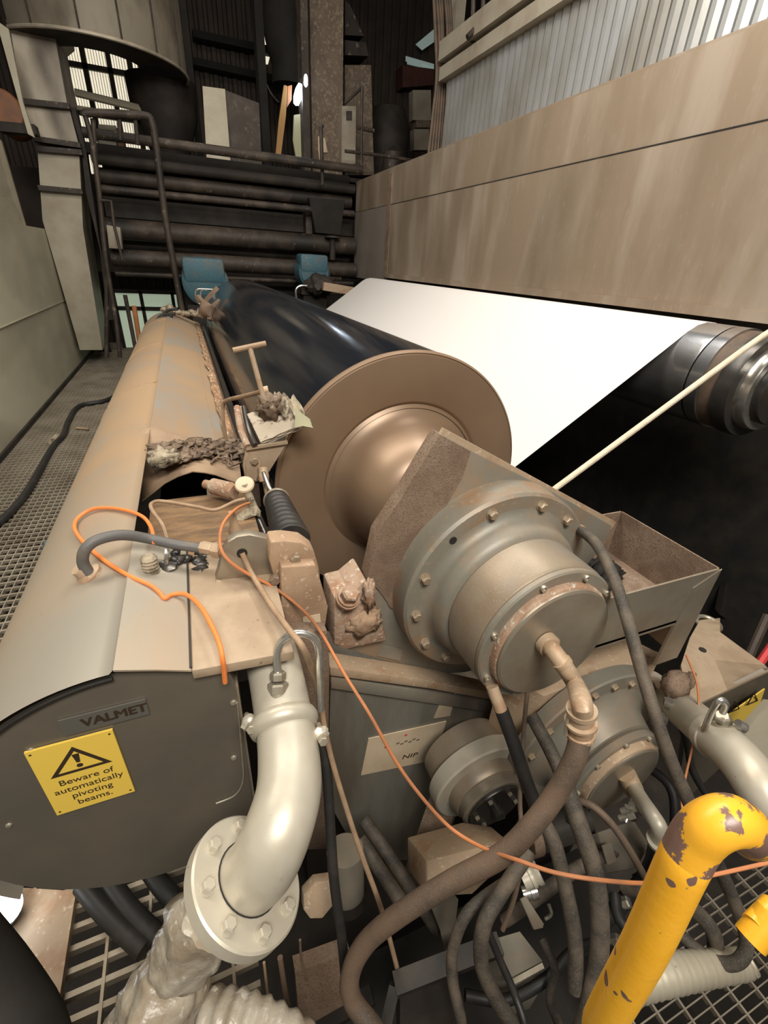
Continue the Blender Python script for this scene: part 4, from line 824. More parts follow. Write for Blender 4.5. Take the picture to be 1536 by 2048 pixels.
oc = [on_beam(*p) for p in [(308, 1085, .05), (302, 1055, .02), (283, 1032, .01), (240, 1018, .01), (190, 1017, .01), (158, 1034, .012), (149, 1055, .014), (165, 1082, .01), (205, 1118, .008), (255, 1150, .007), (300, 1170, .007), (320, 1186, .007), (330, 1197, .006), (345, 1189, .007), (372, 1189, .02), (400, 1212, .045), (425, 1255, .055), (440, 1292, .06)]] + [at(445, 1318, .672), at(448, 1340, .672), at(450, 1365, .675)]
tag(build('loose_orange_cord', G().tube(oc, .005, 8), 'orange'), 'bright orange cord looped on the beam cover and hanging over its end', 'cord')  # second plain orange cord, looped on the cover
hose('thin_copper_wire', [(1372, 1310, 1.5), (1392, 1360, 1.45), (1397, 1410, 1.4), (1388, 1480, 1.35), (1372, 1550, 1.3), (1364, 1600, 1.25), (1368, 1640, 1.2)], 5.5, 'orangedirty', 'thin copper coloured wire hanging in front of the second beam', 'wire')
hose('slanted_hose', [(728, 1640, 1.6), (770, 1700, 1.55), (830, 1790, 1.5), (875, 1860, 1.5)], 34, 'hose', 'dusty hose slanting down below the NIP column toward the bottom')
hose('crossing_hose', [(1010, 1840, 1.35), (1080, 1790, 1.3), (1150, 1740, 1.35), (1230, 1700, 1.45)], 34, 'hose', 'dusty hose crossing sideways behind the parallel hanging hoses')
hose('crossing_hose', [(930, 1990, 1.3), (1010, 2000, 1.3), (1090, 1960, 1.3), (1150, 1900, 1.35), (1220, 1880, 1.4)], 30, 'hoseblack', 'black hose running sideways low at the bottom between frame and handrail')
hose('black_hose', [(1225, 1500, 1.7), (1330, 1560, 1.55), (1350, 1640, 1.5), (1330, 1720, 1.5), (1270, 1760, 1.5)], 24, 'hoseblack', 'black hose curving behind the silver elbow and handrail bend')
hose('black_hose', [(1330, 1410, 1.55), (1370, 1470, 1.5), (1385, 1540, 1.5), (1420, 1600, 1.5), (1460, 1650, 1.5)], 18, 'hoseblack', 'thin black hose between long grey brown hose and right silver pipe')
hose('hanging_hose', [(1085, 1880, 1.3), (1110, 1940, 1.25), (1100, 2000, 1.25), (1120, 2070, 1.25)], 26, 'hose', 'short dusty hose dropping at the bottom right of the junction box')
tag(build('pit_floor_shade_plate', G().box(.0, 1.45, -.2, .66, -.75, -.7), 'black'), 'black pit floor plate with its shade painted in, under the hoses and junction box', 'plate')  # blackened to darken the pit bottom; the shade is in its colour
wv = thing('small_valve', 'small chrome valve with wing handle under the smaller bearing collar', 'valve', D(1262, 1628, 1.35))
build('body', G().lathe(D(1270, 1600, 1.38), D(1250, 1645, 1.36) - D(1270, 1600, 1.38), [(0, 0), (.012, 0), (.012, .025), (.016, .027), (.016, .04), (.012, .042), (.012, .07), (0, .07)], 16), 'chrome', wv)
build('wing_handle', G().bar(D(1250, 1612, 1.35), D(1282, 1626, 1.35), .012, .004), 'chrome', wv)
# second silver pipe at right
s3 = thing('right_silver_pipe', 'silver pipe with clamp running off the right edge beside the second beam', 'pipe', D(1460, 1500, 1.3))
build('pipe', G().tube([D(1300, 1370, 1.75), D(1365, 1420, 1.5), D(1425, 1470, 1.32), D(1480, 1520, 1.2), D(1530, 1590, 1.12), D(1600, 1700, 1.08)], .056, 36, 8), 'silver', s3, 60)
pa = D(1422, 1466, 1.33); pb = D(1440, 1482, 1.29); build('clamp_ring', G().lathe(pa, pb - pa, [(.055, -.004), (.063, 0), (.064, .03), (.056, .034)], 36), 'silver', s3)
for u, v in ((1482, 1452), (1425, 1505)): c = D(u, v, 1.27); build('clamp_bolt', G().lathe(c, D(u + 10, v + 6, 1.27) - c, [(0, -.012), (.014, -.012), (.014, .012), (0, .012)], 14), 'chrome', s3)
t2 = thing('hooked_tube', 'bright hooked steel tube with fitting on the right silver pipe', 'tube', D(1445, 1430, 1.3))
build('hook', G().tube([D(1445, 1425, 1.25), D(1452, 1408, 1.23), D(1443, 1400, 1.22), D(1430, 1412, 1.23), D(1412, 1450, 1.27), D(1402, 1480, 1.32)], .0085, 12), 'chrome', t2)
p = D(1443, 1438, 1.27); q = D(1446, 1418, 1.25); build('hex_fitting', G().hexa(p, q - p, .02, .018).lathe(p, p - q, [(.026, 0), (.026, .03), (0, .03)], 20), 'boltclean', t2, 20)
tag(build('perforated_bracket', G().prism([D(1470, 1560, 1.25), D(1490, 1600, 1.2), D(1530, 1640, 1.15), D(1545, 1620, 1.15), D(1500, 1575, 1.22), D(1475, 1555, 1.25)], (0, .006, -.006)), 'ductlight', None, 30), 'pale flat bracket plate beside the bend of the yellow handrail', 'bracket')

# ------------------------------------------------------------------ lower middle machinery
mb = thing('mounting_block', 'tan topped steel mounting block under the thick sweeping hose', 'block', D(950, 1800, 1.35))
build('block', G().prism([D(852, 1722, 1.35), D(975, 1690, 1.32), D(1040, 1700, 1.3), D(945, 1790, 1.3), D(855, 1795, 1.33)], (0, .12, -.10)), 'tan', mb, 30, bevel=.006)
build('grey_plate', G().prism([D(855, 1795, 1.33), D(880, 1860, 1.4), D(895, 1930, 1.5), D(905, 1850, 1.4)], (.05, .05, 0)), 'green', mb, 30)
g = G().prism([D(820, 1940, 1.2), D(1010, 1870, 1.2), D(1085, 1940, 1.25), D(1040, 2020, 1.3), D(960, 2060, 1.3)], (0, .03, -.12))
bxm = thing('junction_box', 'grey green steel junction box behind the bottom hoses', 'box', D(1020, 1950, 1.3))
build('lid', G().prism([D(985, 1878, 1.3), D(1040, 1862, 1.3), D(1086, 1922, 1.3), D(1020, 1955, 1.3)], (0, .0, -.02)), 'green', bxm, 30, bevel=.003)
build('case', G().prism([D(985, 1880, 1.33), D(1040, 1866, 1.33), D(1086, 1935, 1.33), D(1075, 1990, 1.4), D(1025, 2010, 1.4), D(1000, 1960, 1.36)], (0, .0, -.12)), 'green', bxm, 30)
build('trim_rail', G().bar(D(1022, 1968, 1.3), D(1088, 1932, 1.3), .012, .02), 'boltclean', bxm)
fr_ = thing('angle_frame', 'dark bent angle steel frame at the bottom edge of the machine', 'frame', D(850, 2000, 1.3))
build('upper_angle', G().bar(D(790, 1970, 1.25), D(1000, 1888, 1.3), .05, .03), 'darksteel', fr_)
build('side_angle', G().bar(D(790, 1970, 1.25), D(765, 2080, 1.2), .03, .03), 'darksteel', fr_)
build('finned_panel', G().prism([D(800, 1985, 1.3), D(900, 1950, 1.3), D(920, 2080, 1.3), D(800, 2080, 1.3)], (0, .02, -.05)), 'bgdark', fr_)
vt = thing('ball_valve', 'ball valve with pale flat lever and chrome couplings under hoses', 'valve', D(1060, 1800, 1.25))
build('coupling', G().lathe(D(1046, 1760, 1.22), D(1088, 1740, 1.22) - D(1046, 1760, 1.22), [(0, 0), (.024, 0), (.024, .02), (.028, .022), (.028, .03), (.024, .032), (.028, .04), (.028, .05), (0, .05)], 24), 'silver', vt)
build('coupling', G().lathe(D(1046, 1788, 1.25), D(1080, 1778, 1.25) - D(1046, 1788, 1.25), [(0, 0), (.018, 0), (.018, .02), (.021, .022), (.021, .04), (0, .04)], 24), 'chrome', vt)
build('flat_lever', G().prism([D(1041, 1800, 1.2), D(1052, 1793, 1.2), D(1088, 1848, 1.2), D(1086, 1856, 1.2), D(1068, 1860, 1.2)], (0, .004, -.004)), 'cap', vt, 30, bevel=.001)
build('hook_handle', G().tube([D(1098, 1810, 1.25), D(1102, 1828, 1.25), D(1090, 1838, 1.25)], .005, 8), 'chrome', vt)
cyl_ = thing('hydraulic_cylinder', 'short dark hydraulic cylinder lying behind the hanging hoses', 'cylinder', D(1150, 1680, 1.45))
p = D(1060, 1675, 1.45); q = D(1170, 1640, 1.5); build('barrel', G().tube([p, q], .05, 28, 0), 'darksteel', cyl_)
build('end_cap', G().lathe(p, p - q, [(.055, -.02), (.055, .015), (0, .015)], 28), 'rust', cyl_)
p = D(1210, 1690, 1.45); q = D(1290, 1720, 1.5)
vb2 = thing('valve_manifold', 'grey valve manifold with steel fittings under the smaller bearing', 'valve', D(1240, 1700, 1.45))
build('manifold_block', G().prism([D(1195, 1665, 1.4), D(1268, 1640, 1.4), D(1300, 1690, 1.4), D(1275, 1735, 1.45), D(1215, 1745, 1.45)], (0, .04, -.12)), 'green', vb2, 30, bevel=.004)
build('steel_tag', G().prism([D(1204, 1692, 1.38), D(1222, 1686, 1.38), D(1234, 1722, 1.38), D(1215, 1730, 1.38)], (0, .003, -.003)), 'cap', vb2)
for u, v in ((1262, 1618), (1258, 1632), (1245, 1806), (1225, 1880)):
    c = D(u, v, 1.36); build('fitting_nut', G().hexa(c, (.5, -.3, .6), .016, .022), 'chrome', vb2, 20); build('fitting_tail', G().lathe(c, (-.5, .3, -.6), [(.010, 0), (.010, .03), (0, .03)], 12), 'chrome', vb2, 20)
# bits between pipe and column
tag(build('rounded_bracket', G().prism([D(607, 1790, 1.2), D(630, 1765, 1.2), D(665, 1760, 1.2), D(668, 1810, 1.2), D(645, 1838, 1.2), D(620, 1838, 1.2), D(607, 1820, 1.2)], (0, .03, -.02)), 'tan', None, 30, bevel=.004), 'rounded tan bracket plate right of the bolted flange', 'bracket')
tag(build('rusty_sheet', G().prism([D(590, 1945, 1.35), D(700, 1905, 1.35), D(706, 2000, 1.35), D(600, 2060, 1.35)], (0, .04, 0)), 'rust', None, 30), 'rusty sheet corner at bottom between flange and thick hose', 'sheet')
sw = thing('lamp_fitting', 'round dark fitting with a yellow band behind the upright hose', 'fitting', D(695, 1800, 1.3))
p = D(690, 1700, 1.35); q = D(694, 1800, 1.4); build('body', G().tube([p, q], .055, 28, 0), 'green', sw)
build('end', G().lathe(q, q - p, [(.058, -.04), (.06, 0), (.045, .02), (0, .02)], 28), 'darksteel', sw)
for a, b_, w_, m_, l in [((528, 1925), (552, 2070), 8, 'tube', 'thin cream tube hanging below the round flange'), ((560, 1915), (590, 2070), 16, 'hosebrown', 'brown tube hanging below the round flange'), ((600, 1880), (612, 1960), 7, 'hosebrown', 'short thin brown tube below the flange rim')]:
    hose('hanging_tube', [(*a, 1.15), ((a[0] + b_[0]) / 2 - 3, (a[1] + b_[1]) / 2, 1.18), (*b_, 1.2)], w_, m_, l, 'tube')
tag(build('diagonal_brace', G().bar(D(890, 1600, 1.65), D(820, 1800, 1.7), .10, .05), 'rust'), 'brown diagonal brace between the column foot and hub', 'brace')
g = G().bar(D(745, 1990, 1.5), D(600, 2070, 1.45), .05, .03)
tag(build('cross_member', g, 'bgdark'), 'dark cross member low behind the thick hose bend', 'beam')
# ------------------------------------------------------------------ lower left floor things
tag(build('plank', G().prism([atZ(40, 1775, .03), atZ(152, 1782, .03), atZ(115, 2020, .03), atZ(60, 2000, .03), atZ(15, 1900, .03)], (0, 0, -.025)), 'tan', None, 30), 'dusty tan board lying on the open grating at lower left', 'board')
for i, (a, b_, c_) in enumerate([((165, 1770), (215, 1830), (290, 1900)), ((220, 1765), (260, 1820), (320, 1880)), ((300, 1740), (330, 1780), (370, 1820))]):
    tag(build('floor_hose', G().tube([atZ(*a, .06), atZ(*b_, .06), atZ(*c_, .05)], .028, 16), 'hoseblack'), ['black hose leftmost of the three crossing the open grating', 'black hose in the middle of the three crossing the open grating', 'black hose rightmost of the three crossing the open grating'][i], 'hose')
tag(build('black_bin_pipe', G().tube([D(-120, 1900, .85), D(-25, 2020, .85), D(40, 2140, .85), D(60, 2240, 1.1), D(60, 2240, 1.1) + Vector((0, 0, -.45))], .085, 32, 4), 'black'), 'very dark thick pipe crossing the bottom left corner', 'pipe')
wl = thing('work_lamp', 'glaring work lamp at the left edge under the beam', 'lamp', D(-10, 1840, 1.3))
build('lens', G().disc(D(2, 1818, 1.25), (.5, -.4, .7), .045, .02, 24), 'glare', wl)
build('lamp_body', G().lathe(D(2, 1818, 1.25) - Vector((.5, -.4, .7)).normalized() * .02, (-.5, .4, -.7), [(0, 0), (.055, 0), (.055, .02), (.04, .08), (0, .08)], 24), 'darksteel', wl)
# walkway hose
tag(build('walkway_hose', G().tube([atZ(*p, .02) for p in [(262, 770), (215, 800), (160, 812), (138, 840), (128, 868), (105, 895), (80, 940), (50, 990), (10, 1035), (-40, 1075), (-140, 1180), (-260, 1420)]], .028, 12), 'hoseblack'), 'black hose lying along the walkway grating', 'hose')
tag(build('hose_coupler', G().lathe(atZ(104, 885, .025), atZ(124, 865, .025) - atZ(104, 885, .025), [(0, 0), (.035, 0), (.035, .16), (0, .16)], 16), 'rag'), 'pale coupler joining the black walkway hose', 'coupler')
tag(build('litter', G().blob(atZ(187, 908, .02), .04, .03, .02, .6, 3, 2), 'rag'), 'small crumpled scrap lying on the walkway beside the beam', 'litter')
tag(build('pipe_offcut', G().tube([atZ(152, 856, .02), atZ(178, 858, .02)], .012, 8, 0), 'tube'), 'short pale rod lying on the walkway beyond the coupler', 'rod')
tag(build('blue_cap', G().blob(atZ(100, 1095, .05), .04, .06, .05, .2, 2, 2), 'blue'), 'blue object peeping out on the walkway beside the beam', 'cap')
# ------------------------------------------------------------------ left panels
lp = thing('side_panel', 'long pale green grey machine panel along the left of the walkway', 'panel', (-1.8, 6, 0))
build('upper_sheet', G().box(-1.80, -1.75, -1, 10.3, 1.0, 1.95), 'panel', lp)
build('lower_sheet', G().box(-1.81, -1.76, -1, 10.5, -.05, .995), 'panel', lp)
build('crease', G().box(-1.755, -1.745, -1, 10.3, .99, 1.0), 'panel', lp)
build('kick_strip', G().box(-1.78, -1.735, -1, 10.5, -.06, .05), 'bgdark', lp)
tag(build('tall_sheet', G().prism([at(-60, 210, 7.6), at(2, 282, 7.8), at(52, 455, 8.2), at(-60, 455, 7.6)], (0, .05, 0)), 'ductlight'), 'tall pale sheet standing above and behind the long side panel', 'panel')
ph = thing('panel_post', 'white flanged post end at the far corner of the side panel', 'post', (-1.6, 10.6, 0))
build('post_face', G().prism([at(145, 472, 10.6), at(163, 484, 10.6), at(172, 570, 10.6), at(165, 590, 10.6)], (0, .05, 0)), 'ductlight', ph)
for i, (a, b_, r_) in enumerate([((165, 575), (215, 715), .03), ((180, 575), (225, 715), .025), ((175, 590), (207, 718), .035)]): build('leg', G().tube([at(*a, 10.4), at(*b_, 10.4)], r_, 8, 0), 'bgpipe', ph)

# ------------------------------------------------------------------ BACKGROUND, left duct
ld = thing('exhaust_duct', 'tall sooty flanged exhaust duct rising at the upper left', 'duct', (-1.3, 9, 0))
p0 = at(78, 300, 9); x_l = -1.72; x_r = -1.12
build('lower_duct', G().prism([at(75, 300, 9), at(158, 300, 9), at(166, 455, 9), at(205, 700, 9), at(160, 700, 9), at(85, 440, 9)], (0, .8, 0)), 'ductlight', ld, 30)
build('middle_duct', G().prism([at(48, 210, 9), at(138, 215, 9), at(158, 292, 9), at(68, 280, 9)], (0, .9, 0)), 'duct', ld, 30)
g = G().prism([at(20, 55, 9), at(108, 65, 9), at(135, 212, 9), at(46, 205, 9)], (0, .9, 0)); build('upper_duct', g, 'duct', ld, 30)
build('duct_elbow', G().prism([at(18, -60, 9), at(110, -60, 9), at(122, 48, 9), at(105, 62, 9), at(18, 52, 9)], (0, .95, 0)), 'duct', ld, 30)
for (a, b_) in (((16, 50), (112, 62)), ((46, 204), (140, 214)), ((68, 278), (162, 292)), ((74, 298), (165, 306)), ((78, 376), (166, 384))):
    build('flange_strip', G().bar(at(*a, 8.96), at(*b_, 8.96), .12, .06), 'bgpipe', ld)
build('side_gusset', G().prism([at(140, 215, 9.02), at(162, 292, 9.02), at(172, 384, 9.02), at(200, 500, 9.02), at(215, 640, 9.02), at(228, 640, 9.02), at(195, 460, 9.02), at(172, 300, 9.02), at(150, 215, 9.02)], (0, .2, 0)), 'bgdark', ld)
# drum
dr = thing('round_duct_drum', 'large round galvanised drum duct hanging at the upper left', 'duct', (-.2, 9.5, 3.5))
dc = Vector((-.45, 9.6, 4.25)); 
rows = []; rows2 = []
for k in range(25):
    a = math.radians(-135 + 150 * k / 24); ca, sa = math.cos(a), math.sin(a)
    P_ = lambda r_, z: Vector((-.7 + r_ * ca, 9.75 + r_ * sa, z))
    rows.append([P_(1.2, 4.06), P_(1.2, 5.3)]); rows2.append([P_(1.2, 4.06), P_(.62, 4.06), P_(.62, 5.3)])
build('outer_band', G().grid(rows, (0, 0, 0)), 'duct', dr, 40)
build('underside', G().grid(rows2), 'bgdark', dr, 30)
build('lower_rim', G().tube([Vector((-.7 + 1.21 * math.cos(math.radians(a)), 9.75 + 1.21 * math.sin(math.radians(a)), 4.06)) for a in range(-135, 20, 6)], .02, 6, 1), 'duct', dr)
for a in (-118, -92, -70, -48, -25): build('band_seam', G().tube([Vector((-.7 + 1.205 * math.cos(math.radians(a)), 9.75 + 1.205 * math.sin(math.radians(a)), z)) for z in (4.08, 5.3)], .012, 6, 0), 'bgpipe', dr)
build('hopper_cone', G().lathe((.12, 10.3, 0), (0, 0, 1), [(.0, 3.0), (.25, 3.0), (.34, 3.3), (.50, 3.7), (.52, 4.14)], 24), 'bgdark', dr)
tag(build('orange_drum', G().lathe(at(4, 220, 8.9), (0, 1, 0), [(0, 0), (.21, 0), (.23, .03), (.23, .6), (0, .6)], 32), 'orangedrum'), 'dull orange round drum at the far upper left edge', 'drum')
tag(build('side_beam', G().prism([at(-8, 40, 8.4), at(17, 58, 8.4), at(46, 205, 8.4), at(69, 275, 8.4), at(56, 268, 8.4), at(28, 170, 8.4)], (0, .05, 0)), 'ductlight', None, 30), 'pale slanting sheet edge left of the exhaust duct', 'panel')
tag(build('shelf_bracket', G().bar(at(0, 255, 8.6), at(75, 262, 8.6), .2, .1), 'bgdark'), 'dark shelf bracket under the orange drum', 'bracket')

tag(build('platform_deck', G().box(-1.0, 5.2, 9.22, 12.5, at(450, 318, 9).z - .06, at(450, 318, 9).z), 'bgdark'), 'dark platform deck behind the uppermost cross pipe', 'platform')
# big column
tag(build('steel_column', G().box(at(622, 150, 9.46).x, at(686, 150, 9.46).x, 9.46, 9.85, 1.2, 7), 'column', None, 30), 'thick brown flaking steel column at the top centre', 'column')
tag(build('column_channel', G().box(at(604, 150, 9.2).x, at(618, 150, 9.2).x, 9.2, 9.5, 1.2, 7), 'bgpipe', None, 30), 'narrow dark channel post just left of the brown column', 'post')
# stepped duct right of column
sd = thing('stepped_duct', 'stepped brown duct tower right of the big column', 'duct', (3.2, 9.8, 2.8))
build('lower_section', G().prism(pl([(690, 130), (742, 130), (748, 350), (690, 350)], 9.8), (0, .7, 0)), 'column', sd, 30)
build('middle_section', G().prism(pl([(690, 80), (732, 85), (737, 112), (690, 110)], 9.75), (0, .6, 0)), 'bgpipe', sd, 30)
build('cone_section', G().prism(pl([(690, 0), (700, 10), (728, 72), (690, 70)], 9.8), (0, .6, 0)), 'bgpipe', sd, 30)
cb = thing('control_cabinet', 'tall pale narrow cabinet with louvres right of the brown column', 'cabinet', at(695, 330, 9.4))
build('body', G().prism(pl([(684, 212), (712, 212), (711, 328), (683, 328)], 9.3), (0, .3, 0)), 'beam', cb, 30)
build('louvre', G().prism(pl([(693, 222), (704, 222), (704, 240), (693, 240)], 9.28), (0, .02, 0)), 'bgpipe', cb)
dt = thing('dark_tank', 'dark round tank with pipework far right behind the hood corner', 'tank', at(790, 330, 10))
build('tank_body', G().lathe(Vector((at(790, 300, 10.2).x, 10.6, 0)), (0, 0, 1), [(0, 2), (.42, 2), (.42, 4.1), (.3, 4.4), (0, 4.45)], 28), 'bgdark', dt)
build('small_tank', G().lathe(Vector((at(792, 270, 9.5).x, 9.6, 0)), (0, 0, 1), [(0, 2.9), (.18, 2.9), (.18, 3.55), (0, 3.65)], 20), 'bgpipe', dt)
tag(build('red_box', G().prism(pl([(805, 130), (868, 138), (868, 170), (805, 175)], 13.5), (0, .4, 0)), 'redpaint', None, 30), 'dark red box high up left of the cable bundle', 'box')
g = G()
wj = thing('wall_junction_boxes', 'pale stacked boxes on a wall left of the cable bundle', 'box', at(845, 300, 11))
for (u0, v0, u1, v1, m_) in ((826, 180, 862, 240, 'beam'), (832, 240, 860, 255, 'column'), (828, 258, 858, 300, 'beam')): build('box_body', G().prism(pl([(u0, v0), (u1, v0), (u1, v1), (u0, v1)], 11), (0, .2, 0)), m_, wj, 30)
# plates and boards
tag(build('leaning_plate', G().prism(pl([(405, 172), (450, 178), (460, 306), (462, 350), (415, 345)], 9.4), (0, .1, 0)), 'ductlight', None, 30), 'pale leaning metal sheet standing behind the walkway rail', 'sheet')
tag(build('grey_hatch', G().prism(pl([(450, 180), (518, 206), (524, 335), (462, 350)], 9.5), (0, .3, 0)), 'bgpipe', None, 30), 'dark grey sheet leaning right of the pale metal sheet', 'sheet')
bd = thing('leaning_board', 'yellow wooden board leaning left of the big column', 'board', at(560, 320, 9.3))
build('board_face', G().prism(pl([(568, 170), (575, 172), (572, 230), (560, 325), (550, 325), (558, 240)], 9.3), (0, .05, 0)), 'wood', bd, 30)
build('orange_edge', G().prism(pl([(576, 172), (584, 170), (583, 200), (574, 215)], 9.35), (0, .05, 0)), 'orangedrum', bd, 30)
tag(build('pale_strip_board', G().prism(pl([(588, 230), (602, 228), (603, 327), (594, 327), (586, 280)], 9.4), (0, .05, 0)), 'cyl', None, 30), 'pale yellow green strip standing left of the big column', 'board')
tag(build('wall_notice', G().prism(pl([(636, 272), (650, 276), (655, 305), (642, 305), (640, 325), (636, 300)], 9.43), (0, .02, 0)), 'cream', None, 30), 'torn white notice on the foot of the brown column', 'notice')
for (u, v) in ((610, 163), (596, 190)):
    L_ = thing('lamp_bulb', ['bluish glowing lamp nearer the column, upper of the two', 'bluish glowing lamp lower of the two left of the column'][u == 596], 'lamp', at(u, v, 9.25), 'bluish lamps left of the column')
    del L_['group']
    c = at(u, v, 9.25); dd = Vector((.3 if u == 596 else .05, 0, 1))
    build('bulb', G().lathe(c, dd, [(0, -.14), (.04, -.12), (.06, -.04), (.055, .06), (.03, .14), (0, .15)], 20), 'glow', L_)
    build('socket', G().lathe(c, dd, [(.03, .13), (.035, .2), (0, .2)], 12), 'bgdark', L_)
tag(build('bright_cable', G().tube([at(u, v, 13.85) for u, v in ((531, 135), (530, 150), (533, 165), (540, 182), (548, 194), (558, 204))], .03, 8), 'chrome'), 'thin bright curved pipe catching light at the top centre', 'pipe')
# dark column masses
for (u0, u1, Y, l) in ((517, 533, 11, 'black steel post left of the bright curved pipe'), (375, 388, 11, 'black steel post right of the round drum')):
    tag(build('dark_post', G().box(at(u0, 150, Y).x, at(u1, 150, Y).x, Y, Y + .3, 1, 9), 'black', None, 30), l, 'post')
tag(build('dark_duct', G().tube([at(575, -40, 11), at(575, 60, 11), at(590, 130, 11), at(590, 180, 11)], .42, 20), 'black'), 'dark round duct hanging left of the brown column', 'duct')
for i, v in enumerate((95, 150)):
    tag(build('wall_girt', G().bar(at(385, v - 25, 13.7), at(640, v + 30, 13.7), .25, .12), 'black'), ['black horizontal girt on the back wall, upper one', 'black horizontal girt on the back wall, lower one'][i], 'beam')

# walkway rails and cross pipes
def xpipe(name, v_at, Y, r_, m_, l, cat='pipe', x0=-.95, x1=2.97):
    z = at(450, v_at, Y).z
    return tag(build(name, G().tube([(x0, Y, z), ((x0 + x1) / 2, Y, z + .0), (x1, Y, z)], r_, 20, 0), m_, None, 60), l, cat)
z1 = at(450, 302, 8.6).z
xpipe('cross_pipe', 303, 8.6, .06, 'bgpipe', 'uppermost dark pipe crossing in front of the leaning sheets')
tag(build('walkway_edge_beam', G().box(-1.0, 2.9, 9.06, 9.2, at(450, 330, 9).z - .05, at(450, 318, 9).z), 'black'), 'black edge beam of the raised platform under the uppermost pipe', 'beam')
xpipe('cross_pipe', 348, 9.0, .07, 'bgdark', 'second dark pipe from the top, right under the platform edge')
xpipe('cross_pipe', 378, 9.2, .10, 'bgpipe', 'dusty pipe below the platform pipes with crusted top')
xpipe('cross_pipe', 402, 9.0, .05, 'bgpipe', 'thin pipe just below the crusted dusty pipe')
tag(build('wide_trough', G().box(-.95, 4.6, 9.4, 9.55, at(450, 452, 9.4).z, at(450, 415, 9.4).z), 'bgdark'), 'wide dark trough between the upper and lower cross pipes', 'trough')
xpipe('cross_pipe', 474, 9.0, .14, 'bgpipe', 'thick brown cross pipe above the blue motors')
xpipe('cross_pipe', 502, 9.3, .09, 'bgdark', 'dark cross pipe directly under the thick brown one')
xpipe('cross_pipe', 527, 8.9, .12, 'bgpipe', 'thick pipe with white crust lowest of the thick ones')
xpipe('cross_pipe', 556, 9.0, .04, 'bgpipe', 'thin pale pipe lowest above the green window')
tag(build('lower_trough', G().box(-3, 6, 9.6, 9.9, -1, at(450, 545, 9.6).z), 'bgdark'), 'dark low beam behind the blue motors', 'beam') if False else None
tag(build('base_beam', G().box(-.0, 4.6, 9.5, 9.7, .4, at(450, 545, 9.5).z), 'bgdark'), 'dark base beam behind the blue motors', 'beam')
tag(build('base_girder', G().box(-3, 4.6, 11.2, 11.4, 1.35, 2.9), 'wallbg'), 'sooty girder wall behind the cross pipes', 'girder')
tag(build('pipe_bracket_column', G().box(at(622, 400, 9.05).x, at(690, 400, 9.05).x, 9.9, 10.1, .6, at(650, 345, 9.1).z), 'black'), 'black column foot behind the cross pipes under brown column', 'column')
tag(build('hanger_bracket', G().prism(pl([(618, 395), (690, 400), (680, 470), (632, 465)], 8.95), (0, .1, 0)), 'black', None, 30), 'black hanger bracket across the pipes below the column', 'bracket')
vs = thing('pipe_valve', 'small dark valve on the thick pipe near the hood corner', 'valve', at(665, 520, 8.8))
build('stem', G().tube([at(665, 478, 8.8), at(665, 520, 8.8)], .05, 10, 0), 'bgdark', vs); build('wheel', G().disc(at(665, 476, 8.8), (0, 0, 1), .14, .03, 20), 'bgdark', vs)
for (a, b_, l) in [((748, 175), (715, 210), None)]:
    st = thing('rail_stanchion', 'thin steel stanchion with a diagonal brace right of the pale cabinet', 'post', at(725, 350, 8.8))
    build('upright', G().tube([at(724, 172, 8.8), at(722, 350, 8.8)], .025, 8, 0), 'bgpipe', st)
    build('brace', G().tube([at(724, 175, 8.8), at(690, 207, 8.8)], .02, 8, 0), 'bgdark', st)
    build('arm', G().tube([at(715, 255, 8.8), at(748, 262, 8.8)], .03, 8, 0), 'bgpipe', st)
xr = thing('platform_rail', 'thin platform hand rail right of the brown column', 'railing', at(760, 330, 8.8))
build('top_rail', G().tube([at(690, 302, 8.8), at(770, 312, 8.8), at(830, 322, 8.8)], .025, 8, 0), 'bgpipe', xr)
build('post', G().tube([at(645, 250, 8.7), at(642, 255, 8.7), at(644, 330, 8.7), at(645, 370, 8.7)], .03, 8, 0), 'bgpipe', xr)

# ladder / handrail frame
la = thing('ladder_frame', 'tall rusty pipe handrail frame of the stairs left of the blue motor', 'handrail', at(300, 600, 8.2))
build('main_pipe', G().tube([at(168, 232, 8.2), at(175, 226, 8.2), at(240, 228, 8.2), at(292, 232, 8.2), at(303, 244, 8.2), at(312, 290, 8.2), at(330, 430, 8.2), at(346, 520, 8.2), at(362, 606, 8.2), at(362, 606, 8.2) * 1.0 + Vector((.1, 0, -2.4))], .045, 12, 5), 'bgpipe', la)
build('left_pipe', G().tube([at(170, 230, 8.2), at(185, 290, 8.2), at(200, 400, 8.2), at(212, 520, 8.2), at(232, 640, 8.2), at(240, 715, 8.2)], .03, 10, 3), 'bgpipe', la)
build('left_pipe', G().tube([at(186, 238, 8.3), at(192, 330, 8.3), at(205, 460, 8.3), at(213, 560, 8.3), at(213, 715, 8.3)], .03, 10, 3), 'bgpipe', la)
build('hoop', G().tube([at(200, 400, 8.1), at(222, 402, 8.1), at(228, 450, 8.1), at(245, 520, 8.1)], .02, 8, 0), 'bgpipe', la)
for (a, b_) in (((270, 235), (275, 290)), ((238, 232), (240, 280))): build('baluster', G().tube([at(*a, 8.25), at(*b_, 8.25)], .025, 8, 0), 'bgpipe', la)
tag(build('small_cabinet', G().prism(pl([(213, 450), (240, 455), (244, 498), (218, 496)], 8.6), (0, .2, 0)), 'duct', None, 30), 'small grey box beside the ladder pipes', 'box')
for i, (a, b_, r_, m_) in enumerate([((268, 612), (280, 690), .035, 'orangedirty'), ((250, 590), (275, 718), .03, 'bgpipe')]):
    tag(build('leaning_bar', G().tube([at(*a, 8.6), at(*b_, 8.6), at(*b_, 8.6) + (at(*b_, 8.6) - at(*a, 8.6)) * .6], r_, 8, 0), m_), ['rusty orange bar leaning before the green window', 'dark bar leaning before the green window'][i], 'bar')
